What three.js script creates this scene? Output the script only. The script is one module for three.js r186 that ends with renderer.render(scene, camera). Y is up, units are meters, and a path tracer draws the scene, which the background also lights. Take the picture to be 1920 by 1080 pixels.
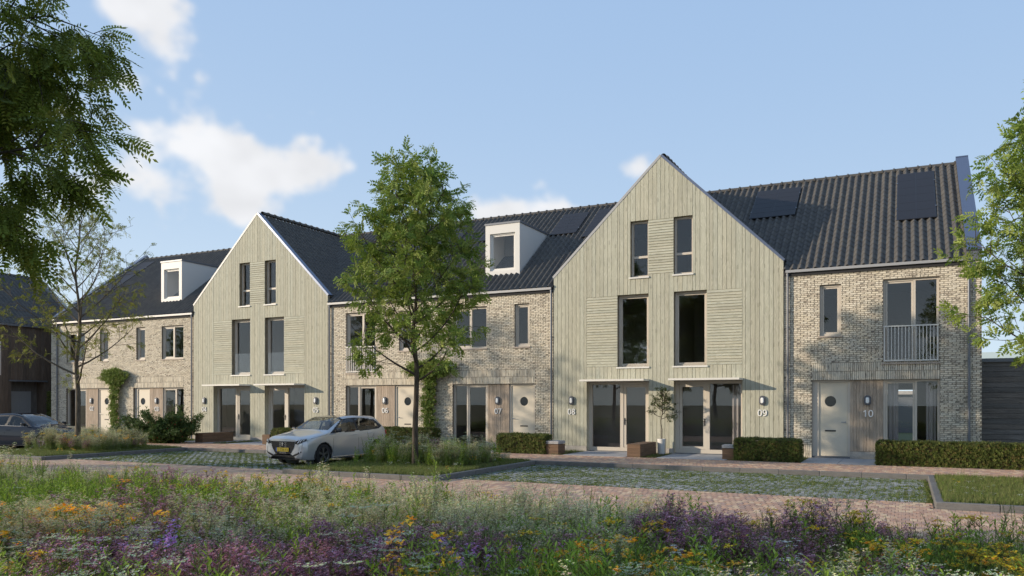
import * as THREE from 'three';
import { mergeGeometries } from 'three/addons/utils/BufferGeometryUtils.js';
import { TextGeometry } from 'three/addons/geometries/TextGeometry.js';
import { FontLoader } from 'three/addons/loaders/FontLoader.js';
import { RoundedBoxGeometry } from 'three/addons/geometries/RoundedBoxGeometry.js';

// ───────────────────────── camera, sky, sun, exposure ─────────────────────────
const scene = new THREE.Scene();
const FPX = 1472.73, HOR = 752.5, EYE = 1.8, CZ = 26.777, YAW = 26.678 * Math.PI / 180;
const SY = Math.sin(YAW), CY = Math.cos(YAW);
const camera = new THREE.PerspectiveCamera(2 * Math.atan(540 / FPX) * 180 / Math.PI, 1920 / 1080, 0.1, 900);
camera.position.set(0, EYE, CZ);
camera.lookAt(-SY, EYE, CZ - CY);
camera.setViewOffset(1920, 1080, 0, -(HOR - 540), 1920, 1080);
scene.add(camera);

const SUNDIR = new THREE.Vector3(-1.02, 0.335, 0.66).normalize();
const sun = new THREE.DirectionalLight(new THREE.Color(1.0, 0.845, 0.65), 4.1);
sun.name = 'sun';
sun.position.copy(SUNDIR).multiplyScalar(90).add(new THREE.Vector3(-14, 0, 8));
sun.target.position.set(-14, 0, 8);
sun.castShadow = true;
sun.shadow.radius = 1.5;
Object.assign(sun.shadow.camera, { left: -60, right: 60, top: 40, bottom: -40, near: 1, far: 220 });
sun.shadow.mapSize.set(4096, 4096);
scene.add(sun, sun.target);

const renderer = new THREE.WebGLRenderer({ antialias: true });
renderer.toneMapping = THREE.LinearToneMapping;
renderer.toneMappingExposure = 1.2;
renderer.shadowMap.enabled = true;

// ───────────────────────── numbers ─────────────────────────
function mulberry(a) { return () => { a |= 0; a = a + 0x6D2B79F5 | 0; let t = Math.imul(a ^ a >>> 15, 1 | a); t = t + Math.imul(t ^ t >>> 7, 61 | t) ^ t; return ((t ^ t >>> 14) >>> 0) / 4294967296; }; }
const R = mulberry(20240611);
const rr = (a, b, r = R) => a + (b - a) * r();
const pick = (a, r = R) => a[Math.floor(r() * a.length)];
const clamp = (x, a = 0, b = 1) => Math.min(b, Math.max(a, x));
const sstep = (a, b, x) => { const t = clamp((x - a) / (b - a)); return t * t * (3 - 2 * t); };
const lerp = (a, b, t) => a + (b - a) * t;
function hash2(x, y, s) { let h = Math.imul(x, 374761393) ^ Math.imul(y, 668265263) ^ Math.imul(s, 2246822519); h = Math.imul(h ^ h >>> 13, 1274126177); return ((h ^ h >>> 16) >>> 0) / 4294967296; }
function vnoise(x, y, s = 1, px = 0, py = 0) {   // value noise, period px / py when given
  const xi = Math.floor(x), yi = Math.floor(y), fx = x - xi, fy = y - yi;
  const u = fx * fx * (3 - 2 * fx), v = fy * fy * (3 - 2 * fy);
  const w = (i, p) => p ? ((i % p) + p) % p : i;
  const a = hash2(w(xi, px), w(yi, py), s), b = hash2(w(xi + 1, px), w(yi, py), s), c = hash2(w(xi, px), w(yi + 1, py), s), d = hash2(w(xi + 1, px), w(yi + 1, py), s);
  return lerp(lerp(a, b, u), lerp(c, d, u), v);
}
function fbm(x, y, s = 1, o = 4, px = 0, py = 0) { let t = 0, a = 0.5, n = 0; for (let i = 0; i < o; i++) { t += a * vnoise(x, y, s + i * 7, px, py); n += a; a *= 0.5; x *= 2; y *= 2; px *= 2; py *= 2; } return t / n; }

// ───────────────────────── sky ─────────────────────────
const dirOf = (px, py) => { const u = (px - 960) / FPX, v = (HOR - py) / FPX; return new THREE.Vector3(-SY + CY * u, v, -CY - SY * u).normalize(); };
{
  const W = 2048, H = 1024, data = new Float32Array(W * H * 4);
  // cumulus: soft lobes [azimuth, elevation, half width, half height, strength] in radians
  const az = d => Math.atan2(d.z, d.x), el = d => Math.asin(d.y);
  const lobes = [];
  const seen = [[300, 50, 85, 95, 1], [250, 10, 80, 40, .9], [345, 250, 70, 40, .8], [410, 285, 80, 60, 1], [490, 320, 110, 75, 1.05], [455, 385, 60, 55, .95], [590, 300, 70, 40, .9], [585, 264, 45, 20, .75], [265, 310, 75, 70, .9], [180, 330, 90, 60, .7], [662, 313, 20, 16, .55], [1010, 402, 130, 40, 1.3], [940, 410, 70, 28, 1.1], [1205, 312, 45, 32, .95], [235, 150, 32, 30, .5], [374, 150, 16, 30, .45], [60, 420, 120, 90, .75], [120, 200, 60, 50, .55]];
  for (const [x, y, hx, hy, s] of seen) { const d = dirOf(x, y), e = dirOf(x + hx, y), g = dirOf(x, y - hy); lobes.push([az(d), el(d), Math.abs(az(e) - az(d)), Math.abs(el(g) - el(d)), s]); }
  const q = mulberry(77), camAz = Math.atan2(-CY, -SY);
  for (let i = 0; i < 46; i++) {   // the same kind of small cumulus goes on all round
    const a0 = q() * Math.PI * 2 - Math.PI; let da = Math.abs(((a0 - camAz + 3 * Math.PI) % (2 * Math.PI)) - Math.PI);
    const e0 = 0.16 + 0.75 * Math.pow(q(), 1.4);
    if (da < 0.72 && e0 < 0.6) { q(); q(); continue; }
    const n = 3 + Math.floor(q() * 3);
    for (let k = 0; k < n; k++) lobes.push([a0 + (q() - .5) * .14 / Math.cos(e0), e0 + (q() - .5) * .07, (.035 + .04 * q()) / Math.cos(e0), .025 + .025 * q(), .6 + .45 * q()]);
  }
  const sunAz = Math.atan2(SUNDIR.z, SUNDIR.x);
  for (let j = 0; j < H; j++) {
    const th = ((j + 0.5) / H - 0.5) * Math.PI, sy = Math.sin(th), cth = Math.cos(th);
    const near = lobes.filter(l => Math.abs(th - l[1]) < l[3] * 2.2);
    for (let i = 0; i < W; i++) {
      const ph = ((i + 0.5) / W - 0.5) * 2 * Math.PI;
      const e = clamp(sy, 0, 1), o = (j * W + i) * 4;
      const toSun = 0.5 + 0.5 * Math.cos(ph - sunAz);
      const h = Math.exp(-e * 5.2), z = clamp(e * 1.25);
      let r = lerp(0.302, 0.25, z) + h * 0.32, g = lerp(0.455, 0.39, z) + h * 0.285, b = lerp(0.685, 0.63, z) + h * 0.12;
      const warm = 0.17 * toSun * toSun * (0.2 + h);
      r += warm * 1.1; g += warm * 0.95; b += warm * 0.6;
      let c = 0;
      for (const l of near) {
        let dx = ph - l[0]; if (dx > Math.PI) dx -= 2 * Math.PI; else if (dx < -Math.PI) dx += 2 * Math.PI;
        if (Math.abs(dx) > l[2] * 2.2) continue;
        const d2 = (dx / l[2]) ** 2 + ((th - l[1]) / l[3]) ** 2;
        c += l[4] * Math.exp(-d2 * 1.25);
      }
      if (c > 0.02) {
        const n = fbm(ph * 18, th * 26, 5, 6) - 0.5, n2 = fbm(ph * 70 + 9, th * 90, 15, 4) - 0.5;
        const m = sstep(0.34, 1.05, Math.min(c, 1.15) + n * 1.6 + n2 * 0.55) * 0.95;
        const lit = 0.86 + 0.10 * (fbm(ph * 22 + 4, th * 30 + 2, 31, 3) - 0.5) * 2;
        r = lerp(r, lit * 0.86, m); g = lerp(g, lit * 0.865, m); b = lerp(b, lit * 0.885, m);
      }
      data[o] = r; data[o + 1] = g; data[o + 2] = b; data[o + 3] = 1;
    }
  }
  const t = new THREE.DataTexture(data, W, H, THREE.RGBAFormat, THREE.FloatType);
  t.mapping = THREE.EquirectangularReflectionMapping; t.magFilter = THREE.LinearFilter; t.minFilter = THREE.LinearFilter; t.wrapS = THREE.RepeatWrapping; t.needsUpdate = true;
  scene.background = t; scene.environment = t;
}

// ───────────────────────── textures and materials ─────────────────────────
function tex(w, h, fn, repeatX, repeatY) {   // fn(u, v) -> [r, g, b] in 0..1 sRGB or one number
  const d = new Uint8Array(w * h * 4);
  for (let j = 0; j < h; j++) for (let i = 0; i < w; i++) { const c = fn(i / w, j / h), o = (j * w + i) * 4, a = Array.isArray(c); for (let k = 0; k < 3; k++) d[o + k] = clamp(a ? c[k] : c) * 255; d[o + 3] = 255; }
  const t = new THREE.DataTexture(d, w, h, THREE.RGBAFormat);
  t.wrapS = t.wrapT = THREE.RepeatWrapping; t.magFilter = THREE.LinearFilter; t.minFilter = THREE.LinearMipmapLinearFilter; t.generateMipmaps = true;
  t.repeat.set(repeatX, repeatY); t.needsUpdate = true; return t;
}
const colorTex = t => { const c = t.clone(); c.colorSpace = THREE.SRGBColorSpace; c.needsUpdate = true; return c; };
// wood: grain runs along v, one repeat is 0.6 m across and 2.4 m along
const woodH = (u, v) => {
  const w = fbm(u * 6, v * 5, 3, 3, 6, 5) * 2.2 + fbm(u * 3, v * 8, 9, 2, 3, 8) * 0.8;
  const rings = Math.sin((u * 8 + w) * Math.PI * 2 * 2.0);
  const fine = fbm(u * 90, v * 10, 21, 3, 90, 10);
  return 0.5 + 0.30 * rings * (0.4 + 0.6 * fbm(u * 4, v * 6, 41, 2, 4, 6)) + 0.5 * (fine - 0.5);
};
const woodT = tex(512, 512, (u, v) => woodH(u, v), 1 / 0.6, 1 / 2.4);
const woodPaint = colorTex(tex(512, 512, (u, v) => { const h = clamp(woodH(u, v)), g = fbm(u * 5, v * 7, 61, 4, 5, 7); const s = fbm(u * 110, v * 6, 67, 2, 110, 6), kx = Math.abs(((u * 4) % 1) - .5), kn = vnoise(u * 4, v * 9, 68, 4, 9) > .86 ? .10 * sstep(.3, .05, kx) : 0; const k = 0.875 + 0.19 * (h - .35) + 0.12 * (g - .5) + 0.10 * (s - .5) - kn; return [k, k * (1.0 + 0.02 * (0.5 - h)), k * (0.96 + 0.04 * h)]; }, 1 / 0.6, 1 / 2.4));
const woodRaw = colorTex(tex(512, 512, (u, v) => { const h = clamp(woodH(u, v)), g = fbm(u * 9, v * 6, 63, 4, 9, 6), s = fbm(u * 160, v * 8, 65, 2, 160, 8); const k = 0.84 + 0.20 * (h - .5) + 0.20 * (g - .5) + 0.24 * (s - .5); return [k, k * 0.97, k * 0.93]; }, 1 / 0.6, 1 / 2.4));
const brickC = colorTex(tex(512, 512, (u, v) => {
  const a = fbm(u * 14, v * 40, 71, 4, 14, 40), b = fbm(u * 60, v * 90, 73, 3, 60, 90), s = fbm(u * 24, v * 24, 75, 5, 24, 24);
  const dark = sstep(0.56, 0.72, a) * 0.30 + sstep(0.60, 0.76, s) * 0.26;
  const k = (0.96 + 0.10 * (b - .5)) * (1 - dark);
  return [k, k * 0.985, k * (0.955 + 0.02 * dark)];
}, 1 / 1.6, 1 / 1.6));
const gritH = tex(256, 256, (u, v) => fbm(u * 50, v * 50, 81, 3, 50, 50), 1 / 0.5, 1 / 0.5);
const gritC = colorTex(tex(512, 512, (u, v) => { const k = 0.93 + 0.20 * (fbm(u * 9, v * 9, 83, 5, 9, 9) - .5) + 0.26 * (fbm(u * 120, v * 120, 85, 2, 120, 120) - .5); return k; }, 1 / 1.1, 1 / 1.1));
const barkC = colorTex(tex(256, 512, (u, v) => { const k = 0.7 + 0.5 * (fbm(u * 16, v * 10, 91, 4, 16, 10) - .5) + 0.25 * (fbm(u * 40, v * 6, 93, 2, 40, 6) - .5); return [k, k * .98, k * .95]; }, 2, 1));

const lin = (r, g, b) => new THREE.Color().setRGB(r, g, b);
function M(r, g, b, rough = 0.8, o = {}) { const C = o.phys ? THREE.MeshPhysicalMaterial : THREE.MeshStandardMaterial; const p = { ...o }; delete p.phys; const m = new C({ color: lin(r, g, b), roughness: rough, metalness: 0, ...p }); return m; }
const V = { vertexColors: true };
const tones = (base, n, spread, hue, rough, o, seed) => { const q = mulberry(seed); return Array.from({ length: n }, () => { const k = 1 + (q() - .5) * 2 * spread, h = (q() - .5) * 2 * hue; return M(base[0] * k * (1 + h), base[1] * k, base[2] * k * (1 - h), rough, o); }); };

const SAGE = [0.53, 0.518, 0.425];
const mat = {
  sage: tones(SAGE, 9, 0.065, 0.02, 0.75, { map: woodPaint, bumpMap: woodT, bumpScale: 0.004 }, 5),
  sageDark: M(0.30, 0.28, 0.22, 0.9, { map: woodRaw }),
  mortar: M(0.27, 0.235, 0.19, 0.95, { map: gritC }),
  brickV: M(1, 1, 1, 0.86, { ...V, map: brickC, bumpMap: gritH, bumpScale: 0.0015 }),
  frame: M(0.56, 0.505, 0.43, 0.5),
  leaf: M(0.63, 0.565, 0.455, 0.45),
  dormer: M(0.68, 0.665, 0.63, 0.5),
  sill: M(0.50, 0.42, 0.35, 0.7, { map: gritC }),
  zinc: M(0.36, 0.36, 0.365, 0.5, { metalness: 0.25 }),
  zincDark: M(0.17, 0.18, 0.20, 0.45, { metalness: 0.5 }),
  coping: M(0.16, 0.185, 0.25, 0.35, { metalness: 0.7 }),
  glass: M(1, 1, 1, 0.0, { phys: true, transmission: 1, thickness: 0, ior: 1.5 }),
  glassDark: M(0.25, 0.25, 0.25, 0.0, { phys: true, transmission: 1, thickness: 0, ior: 1.5 }),
  room: M(0.27, 0.255, 0.24, 0.9),
  roomFloor: M(0.16, 0.12, 0.09, 0.7),
  curtain: M(0.30, 0.28, 0.275, 0.95),
  dark: M(0.02, 0.02, 0.022, 0.6),
  steel: M(0.35, 0.36, 0.38, 0.35, { metalness: 0.9 }),
  rail: M(0.70, 0.68, 0.63, 0.45),
  numb: M(0.80, 0.79, 0.77, 0.4),
  lampRing: M(0.10, 0.105, 0.12, 0.4, { metalness: 0.2 }),
  lampWhite: M(0.85, 0.85, 0.83, 0.25, { phys: true, clearcoat: 1, clearcoatRoughness: 0.05 }),
  pinkWood: tones([0.60, 0.525, 0.455], 5, 0.11, 0.03, 0.85, { map: woodRaw, bumpMap: woodT, bumpScale: 0.002 }, 9),
  concrete: M(0.40, 0.40, 0.41, 0.9, { map: gritC, bumpMap: gritH, bumpScale: 0.002 }),
  plinth: M(0.46, 0.43, 0.39, 0.9, { map: gritC }),
  deck: M(0.03, 0.03, 0.034, 0.9),
  tileV: M(1, 1, 1, 0.8, { ...V, map: gritC }),
  pv: M(0.022, 0.022, 0.026, 0.45, { phys: true, specularIntensity: 0.4 }),
  pvFrame: M(0.03, 0.03, 0.034, 0.4, { metalness: 0.5 }),
  kerb: tones([0.175, 0.170, 0.163], 4, 0.08, 0.02, 0.9, { map: gritC, bumpMap: gritH, bumpScale: 0.003 }, 11),
  bed: M(0.20, 0.165, 0.135, 0.95, { map: gritC }),
  soil: M(0.075, 0.065, 0.04, 1, { map: gritC }),
  turf: M(0.075, 0.095, 0.03, 1, { map: gritC }),
  paverV: M(1, 1, 1, 0.9, { ...V, map: gritC, bumpMap: gritH, bumpScale: 0.0008 }),
  bark: M(0.15, 0.125, 0.10, 0.95, { map: barkC }),
  barkPale: M(0.21, 0.18, 0.14, 0.95, { map: barkC }),
  leafV: M(1, 1, 1, 0.7, { phys: true, ...V, specularIntensity: 0.35, transmission: 0.42, thickness: 0, side: THREE.DoubleSide }),
  plantV: M(1, 1, 1, 0.8, { phys: true, ...V, specularIntensity: 0.3, transmission: 0.42, thickness: 0, side: THREE.DoubleSide }),
  bench: tones([0.235, 0.155, 0.105], 3, 0.10, 0.03, 0.85, { map: woodRaw, bumpMap: woodT, bumpScale: 0.005 }, 15),
  darkWood: tones([0.16, 0.125, 0.10], 5, 0.16, 0.04, 0.85, { map: woodRaw, bumpMap: woodT, bumpScale: 0.003 }, 19),
  shedWood: tones([0.23, 0.22, 0.215], 5, 0.16, 0.03, 0.8, { map: woodRaw, bumpMap: woodT, bumpScale: 0.003 }, 23),
};
const BRICK = [[0.765, 0.715, 0.615], [0.73, 0.675, 0.57], [0.80, 0.76, 0.665], [0.60, 0.545, 0.465], [0.755, 0.70, 0.585], [0.78, 0.73, 0.63], [0.79, 0.745, 0.65], [0.69, 0.64, 0.545]];
const brickM = BRICK.map(c => M(...c, 0.86, { map: brickC, bumpMap: gritH, bumpScale: 0.0015 }));
const TILE = [[0.098, 0.092, 0.084], [0.088, 0.083, 0.077], [0.108, 0.101, 0.090], [0.094, 0.089, 0.083]];
const tileM = TILE.map(c => M(...c, 0.8, { map: gritC }));
const PAVE = [[0.55, 0.34, 0.235], [0.61, 0.41, 0.275], [0.47, 0.29, 0.21], [0.68, 0.50, 0.33], [0.52, 0.335, 0.245], [0.43, 0.295, 0.235], [0.63, 0.38, 0.24]];
const paveM = PAVE.map(c => M(...c, 0.9, { map: gritC, bumpMap: gritH, bumpScale: 0.0008 }));
const BLOCK = [[0.30, 0.32, 0.35], [0.27, 0.29, 0.32], [0.34, 0.355, 0.38], [0.24, 0.26, 0.29]];
const blockM = BLOCK.map(c => M(...c, 0.9, { map: gritC, bumpMap: gritH, bumpScale: 0.0008 }));

// ───────────────────────── geometry helpers ─────────────────────────
class GB {
  constructor(colored) { this.p = []; this.u = []; this.n = []; this.c = colored ? [] : null; this.col = [1, 1, 1]; }
  tri(a, b, c, ua, ub, uc) {
    const ex = b[0] - a[0], ey = b[1] - a[1], ez = b[2] - a[2], fx = c[0] - a[0], fy = c[1] - a[1], fz = c[2] - a[2];
    let nx = ey * fz - ez * fy, ny = ez * fx - ex * fz, nz = ex * fy - ey * fx; const l = Math.hypot(nx, ny, nz) || 1; nx /= l; ny /= l; nz /= l;
    this.p.push(...a, ...b, ...c); this.n.push(nx, ny, nz, nx, ny, nz, nx, ny, nz);
    this.u.push(...(ua || [0, 0]), ...(ub || [0, 0]), ...(uc || [0, 0]));
    if (this.c) for (let i = 0; i < 3; i++) this.c.push(...this.col);
    return this;
  }
  quad(a, b, c, d, ua, ub, uc, ud) { return this.tri(a, b, c, ua, ub, uc).tri(a, c, d, ua, uc, ud); }
  box(x0, x1, y0, y1, z0, z1, o = {}) {   // uv in metres; o.h: grain along x; o.skip: faces left out (f b l r t d)
    const s = o.skip || '', a = o.u || 0, b = o.v || 0, F = (k, P, U) => { if (!s.includes(k)) { const W = U.map(([p, q]) => o.h ? [q + a, p + b] : [p + a, q + b]); this.quad(...P, ...W); } };
    F('f', [[x0, y0, z1], [x1, y0, z1], [x1, y1, z1], [x0, y1, z1]], [[x0, y0], [x1, y0], [x1, y1], [x0, y1]]);
    F('b', [[x1, y0, z0], [x0, y0, z0], [x0, y1, z0], [x1, y1, z0]], [[x1, y0], [x0, y0], [x0, y1], [x1, y1]]);
    F('l', [[x0, y0, z0], [x0, y0, z1], [x0, y1, z1], [x0, y1, z0]], [[z0, y0], [z1, y0], [z1, y1], [z0, y1]]);
    F('r', [[x1, y0, z1], [x1, y0, z0], [x1, y1, z0], [x1, y1, z1]], [[z1, y0], [z0, y0], [z0, y1], [z1, y1]]);
    F('t', [[x0, y1, z1], [x1, y1, z1], [x1, y1, z0], [x0, y1, z0]], [[x0, z1], [x1, z1], [x1, z0], [x0, z0]]);
    F('d', [[x0, y0, z0], [x1, y0, z0], [x1, y0, z1], [x0, y0, z1]], [[x0, z0], [x1, z0], [x1, z1], [x0, z1]]);
    return this;
  }
  add(geo, m, col, du = 0, dv = 0) {   // bake a non-indexed geometry
    const P = geo.attributes.position.array, N = geo.attributes.normal.array, U = geo.attributes.uv && geo.attributes.uv.array, C = geo.attributes.color && geo.attributes.color.array, e = m.elements, n = P.length / 3;
    const q = new THREE.Matrix3().getNormalMatrix(m).elements;
    for (let i = 0; i < n; i++) {
      const x = P[3 * i], y = P[3 * i + 1], z = P[3 * i + 2];
      this.p.push(e[0] * x + e[4] * y + e[8] * z + e[12], e[1] * x + e[5] * y + e[9] * z + e[13], e[2] * x + e[6] * y + e[10] * z + e[14]);
      const a = N[3 * i], b = N[3 * i + 1], c = N[3 * i + 2]; let nx = q[0] * a + q[3] * b + q[6] * c, ny = q[1] * a + q[4] * b + q[7] * c, nz = q[2] * a + q[5] * b + q[8] * c; const l = Math.hypot(nx, ny, nz) || 1;
      this.n.push(nx / l, ny / l, nz / l); this.u.push((U ? U[2 * i] : 0) + du, (U ? U[2 * i + 1] : 0) + dv);
      if (this.c) { if (col) this.c.push(...col); else if (C) this.c.push(C[3 * i], C[3 * i + 1], C[3 * i + 2]); else this.c.push(...this.col); }
    }
    return this;
  }
  geo() {
    const g = new THREE.BufferGeometry();
    g.setAttribute('position', new THREE.Float32BufferAttribute(this.p, 3)); g.setAttribute('normal', new THREE.Float32BufferAttribute(this.n, 3)); g.setAttribute('uv', new THREE.Float32BufferAttribute(this.u, 2));
    if (this.c) g.setAttribute('color', new THREE.Float32BufferAttribute(this.c, 3));
    return g;
  }
}
const flat = g => g.index ? g.toNonIndexed() : g;
const used = new Map();
const numbered = n => { const k = used.get(n) || 0; used.set(n, k + 1); return k ? `${n}_${String(k).padStart(3, '0')}` : n; };
function mesh(name, geo, m, parent) { const o = new THREE.Mesh(geo instanceof GB ? geo.geo() : geo, m); o.name = name; (parent || scene).add(o); return o; }
function boxm(name, b, m, parent, o) { return mesh(name, new GB().box(...b, o), m, parent); }
function thing(name, label, category, group, pos = [0, 0, 0], turn = 0) { const o = new THREE.Group(); o.name = numbered(name); o.position.set(...pos); o.rotation.y = turn; o.userData = { label, category }; if (group) o.userData.group = group; scene.add(o); return o; }
function struct(name, geo, m, label) { const o = mesh(numbered(name), geo, m); o.userData = { kind: 'structure' }; if (label) o.userData.label = label; return o; }
function sub(name, parent) { const o = new THREE.Group(); o.name = name; parent.add(o); return o; }
const Mx = new THREE.Matrix4(), Q = new THREE.Quaternion(), P3 = new THREE.Vector3(), S3 = new THREE.Vector3(), UPV = new THREE.Vector3(0, 1, 0);
const camDist = (x, y, z) => Math.hypot(x, y - EYE, z - CZ);
const proj = (x, y, z) => { const d = CZ - z, F = -x * SY + d * CY; return [960 + FPX * (x * CY + d * SY) / F, HOR - (y - EYE) / F * FPX, F]; };
const inView = (x, y, z, m = 10) => { const [a, b, F] = proj(x, y, z); return F > 0 && a > -m && a < 1920 + m && b > -m && b < 1080 + m; };
const at = (px, py, h) => { const u = (px - 960) / FPX, t = FPX * (EYE - h) / (py - HOR); return [t * (-SY + CY * u), CZ - t * (CY + SY * u)]; };   // pixel and height -> ground position
function instanced(name, geo, m, items, parent, kind) {   // items: [matrix, color]
  const o = new THREE.InstancedMesh(geo, m, items.length);
  const col = new THREE.Color();
  items.forEach(([mx, c], i) => { o.setMatrixAt(i, mx); o.setColorAt(i, c ? col.setRGB(...c) : col.setRGB(1, 1, 1)); });
  o.name = name; if (kind) o.userData.kind = kind; (parent || scene).add(o); return o;
}
// pieces of one kind: the nearest `most` as meshes of their own, the rest baked into one part
function pieces(list, most, name, restName, parent, geos, mats, cols, matV, view = true) {
  for (const p of list) { p.d = camDist(p.at[0], p.at[1], p.at[2]); p.see = !view || inView(...p.at); }
  list.sort((a, b) => (b.see - a.see) || (a.d - b.d));
  const gb = new GB(true);
  list.forEach((p, i) => {
    if (i < most) { const o = mesh(name, geos[p.g % geos.length], mats[p.t], parent); p.m.decompose(o.position, o.quaternion, o.scale); }
    else gb.add(geos[p.g % geos.length], p.m, cols[p.t], p.du || 0, p.dv || 0);
  });
  if (gb.p.length) { const o = mesh(restName, gb, matV, parent); o.userData.kind = 'stuff'; return o; }
}
const brickGeos = Array.from({ length: 14 }, (_, i) => { const g = new GB(); const q = mulberry(300 + i), u = q() * 1.6, v = q() * 1.6; g.quad([0, 0, 0], [1, 0, 0], [1, 1, 0], [0, 1, 0], [u, v], [u + .21, v], [u + .21, v + .052], [u, v + .052]); g.quad([0, 0, -1], [0, 0, 0], [0, 1, 0], [0, 1, -1], [u, v], [u + .1, v], [u + .1, v + .05], [u, v + .05]).quad([1, 0, 0], [1, 0, -1], [1, 1, -1], [1, 1, 0], [u, v], [u + .1, v], [u + .1, v + .05], [u, v + .05]).quad([0, 1, 0], [1, 1, 0], [1, 1, -1], [0, 1, -1], [u, v], [u + .2, v], [u + .2, v + .1], [u, v + .1]).quad([0, 0, -1], [1, 0, -1], [1, 0, 0], [0, 0, 0], [u, v], [u + .2, v], [u + .2, v + .1], [u, v + .1]); return g.geo(); });
const paverGeo = (w, d, h, b) => { // top centred at origin, bevelled
  return Array.from({ length: 6 }, (_, i) => { const q = mulberry(500 + i), u = q(), v = q(), g = new GB(), x = w / 2, z = d / 2, xi = x - b, zi = z - b, T = 0, B = -b * 0.8, L = -h;
    const U = (p) => [p[0] + u, p[2] + v]; const qd = (a, b_, c, d_) => g.quad(a, b_, c, d_, U(a), U(b_), U(c), U(d_));
    qd([-xi, T, zi], [xi, T, zi], [xi, T, -zi], [-xi, T, -zi]);
    const ring = (x1, y1, z1, x2, y2, z2) => { qd([-x2, y2, z2], [x2, y2, z2], [x1, y1, z1], [-x1, y1, z1]); qd([x2, y2, z2], [x2, y2, -z2], [x1, y1, -z1], [x1, y1, z1]); qd([x2, y2, -z2], [-x2, y2, -z2], [-x1, y1, -z1], [x1, y1, -z1]); qd([-x2, y2, -z2], [-x2, y2, z2], [-x1, y1, z1], [-x1, y1, -z1]); };
    ring(xi, T, zi, x, B, z); ring(x, B, z, x, L, z); return g.geo(); });
};
const font = await new FontLoader().loadAsync('fonts/droid/droid_sans_regular.typeface.json');
// ───────────────────────── ground ─────────────────────────
const ROAD = -0.12, KZ = 5.0, KF = 10.85, PARKZ = 9.98, MEADOW = 16.3;
{
  const g = new THREE.PlaneGeometry(700, 700, 1, 1); g.rotateX(-Math.PI / 2); g.translate(0, -0.24, 0);
  for (let i = 0; i < g.attributes.uv.count; i++) g.attributes.uv.setXY(i, g.attributes.uv.getX(i) * 700, g.attributes.uv.getY(i) * 700);
  struct('ground', g, mat.turf);
}
const PX = [[-29.6, -25.1], [-14.85, -10.08], [0.46, 7.4]];   // raised planting beds, x from and to
const road = struct('road', new GB().box(-70, 30, -0.22, -0.137, PARKZ + .002, MEADOW), mat.bed);
{
  const list = [], w = 0.105, d = 0.212; let row = 0;
  for (let z = PARKZ + 0.12; z < MEADOW + 0.05; z += 0.219, row++) for (let x = -44; x < 9; x += 0.1115) {
    const X = x + (row % 2) * 0.056;
    if (z < KF + 0.02 && PX.some(([a, b]) => X > a - 0.05 && X < b + 0.05)) continue;
    const [px, , F] = proj(X, ROAD, z); if (F < 1 || px < -500 || px > 2400) continue;
    Mx.compose(P3.set(X + rr(-.002, .002), ROAD + rr(-.003, .002), z + rr(-.002, .002)), Q.setFromAxisAngle(UPV, rr(-.012, .012)), S3.set(1, 1, 1));
    const n = fbm(X * .5, z * .5, 201, 3); list.push({ at: [X, ROAD, z], m: Mx.clone(), g: Math.floor(R() * 6), t: Math.floor(clamp(R() * .8 + (n - .4) * .9, 0, .999) * PAVE.length) });
  }
  pieces(list, 300, 'paver', 'paver_rows', road, paverGeo(w, d, 0.03, 0.006), paveM, PAVE, mat.paverV);
}
const pavement = struct('pavement', new GB().box(-60, 12, -0.22, -0.017, 2.42, KZ), mat.bed);
{
  const list = []; let row = 0;
  for (let z = 2.53; z < KZ - 0.05; z += 0.219, row++) for (let x = -43; x < 7; x += 0.1115) {
    const X = x + (row % 2) * 0.056; const [px, , F] = proj(X, 0, z); if (F < 1 || px < -400 || px > 2300) continue;
    Mx.compose(P3.set(X, rr(-.003, .002), z), Q.setFromAxisAngle(UPV, rr(-.012, .012)), S3.set(1, 1, 1));
    list.push({ at: [X, 0, z], m: Mx.clone(), g: Math.floor(R() * 6), t: Math.floor(R() * PAVE.length) });
  }
  pieces(list, 300, 'paver', 'paver_rows', pavement, paverGeo(0.105, 0.212, 0.03, 0.006), paveM, PAVE, mat.paverV);
}
const frontGarden = struct('front_garden', new GB().box(-60, 12, -0.22, -0.025, -0.05, 2.418), mat.soil);
const meadow = struct('meadow_ground', new GB().box(-70, 40, -0.22, -0.105, MEADOW + .002, 60), mat.turf);
struct('back_garden', new GB().box(-60, 14, -0.22, -0.03, -40, -11.9), mat.turf);

// kerbs: each stone a piece
const kerb = struct('kerb', new GB().box(-60, 12, -0.22, -0.03, KZ + .002, KZ + .13), mat.kerb[0], 'grey concrete kerb');
function kerbRun(x0, x1, z0, z1) {
  const alongX = (x1 - x0) > (z1 - z0), L = alongX ? x1 - x0 : z1 - z0, n = Math.max(1, Math.round(L / 1.0)), step = L / n;
  for (let i = 0; i < n; i++) {
    const a = i * step + 0.003, b = (i + 1) * step - 0.003, w = alongX ? b - a : x1 - x0, d = alongX ? z1 - z0 : b - a;
    const g = new RoundedBoxGeometry(w, 0.24, d, 2, 0.018); const o = mesh('kerb_stone', g, pick(mat.kerb), kerb);
    o.position.set(alongX ? x0 + (a + b) / 2 : (x0 + x1) / 2, -0.118 + rr(-.002, .002), alongX ? (z0 + z1) / 2 : z0 + (a + b) / 2);
  }
}
kerbRun(-46, 9, KZ, KZ + 0.14);
for (const [a, b] of PX) { kerbRun(a, b, KF - 0.14, KF); kerbRun(a, a + 0.14, KZ + 0.142, KF - 0.142); if (b < 5) kerbRun(b - 0.14, b, KZ + 0.142, KF - 0.142); }

for (const [a, b] of PX) struct('planting_bed', new GB().box(a + .142, b < 5 ? b - .142 : 12, -0.22, -0.03, KZ + .142, KF - .142), mat.soil);
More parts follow.
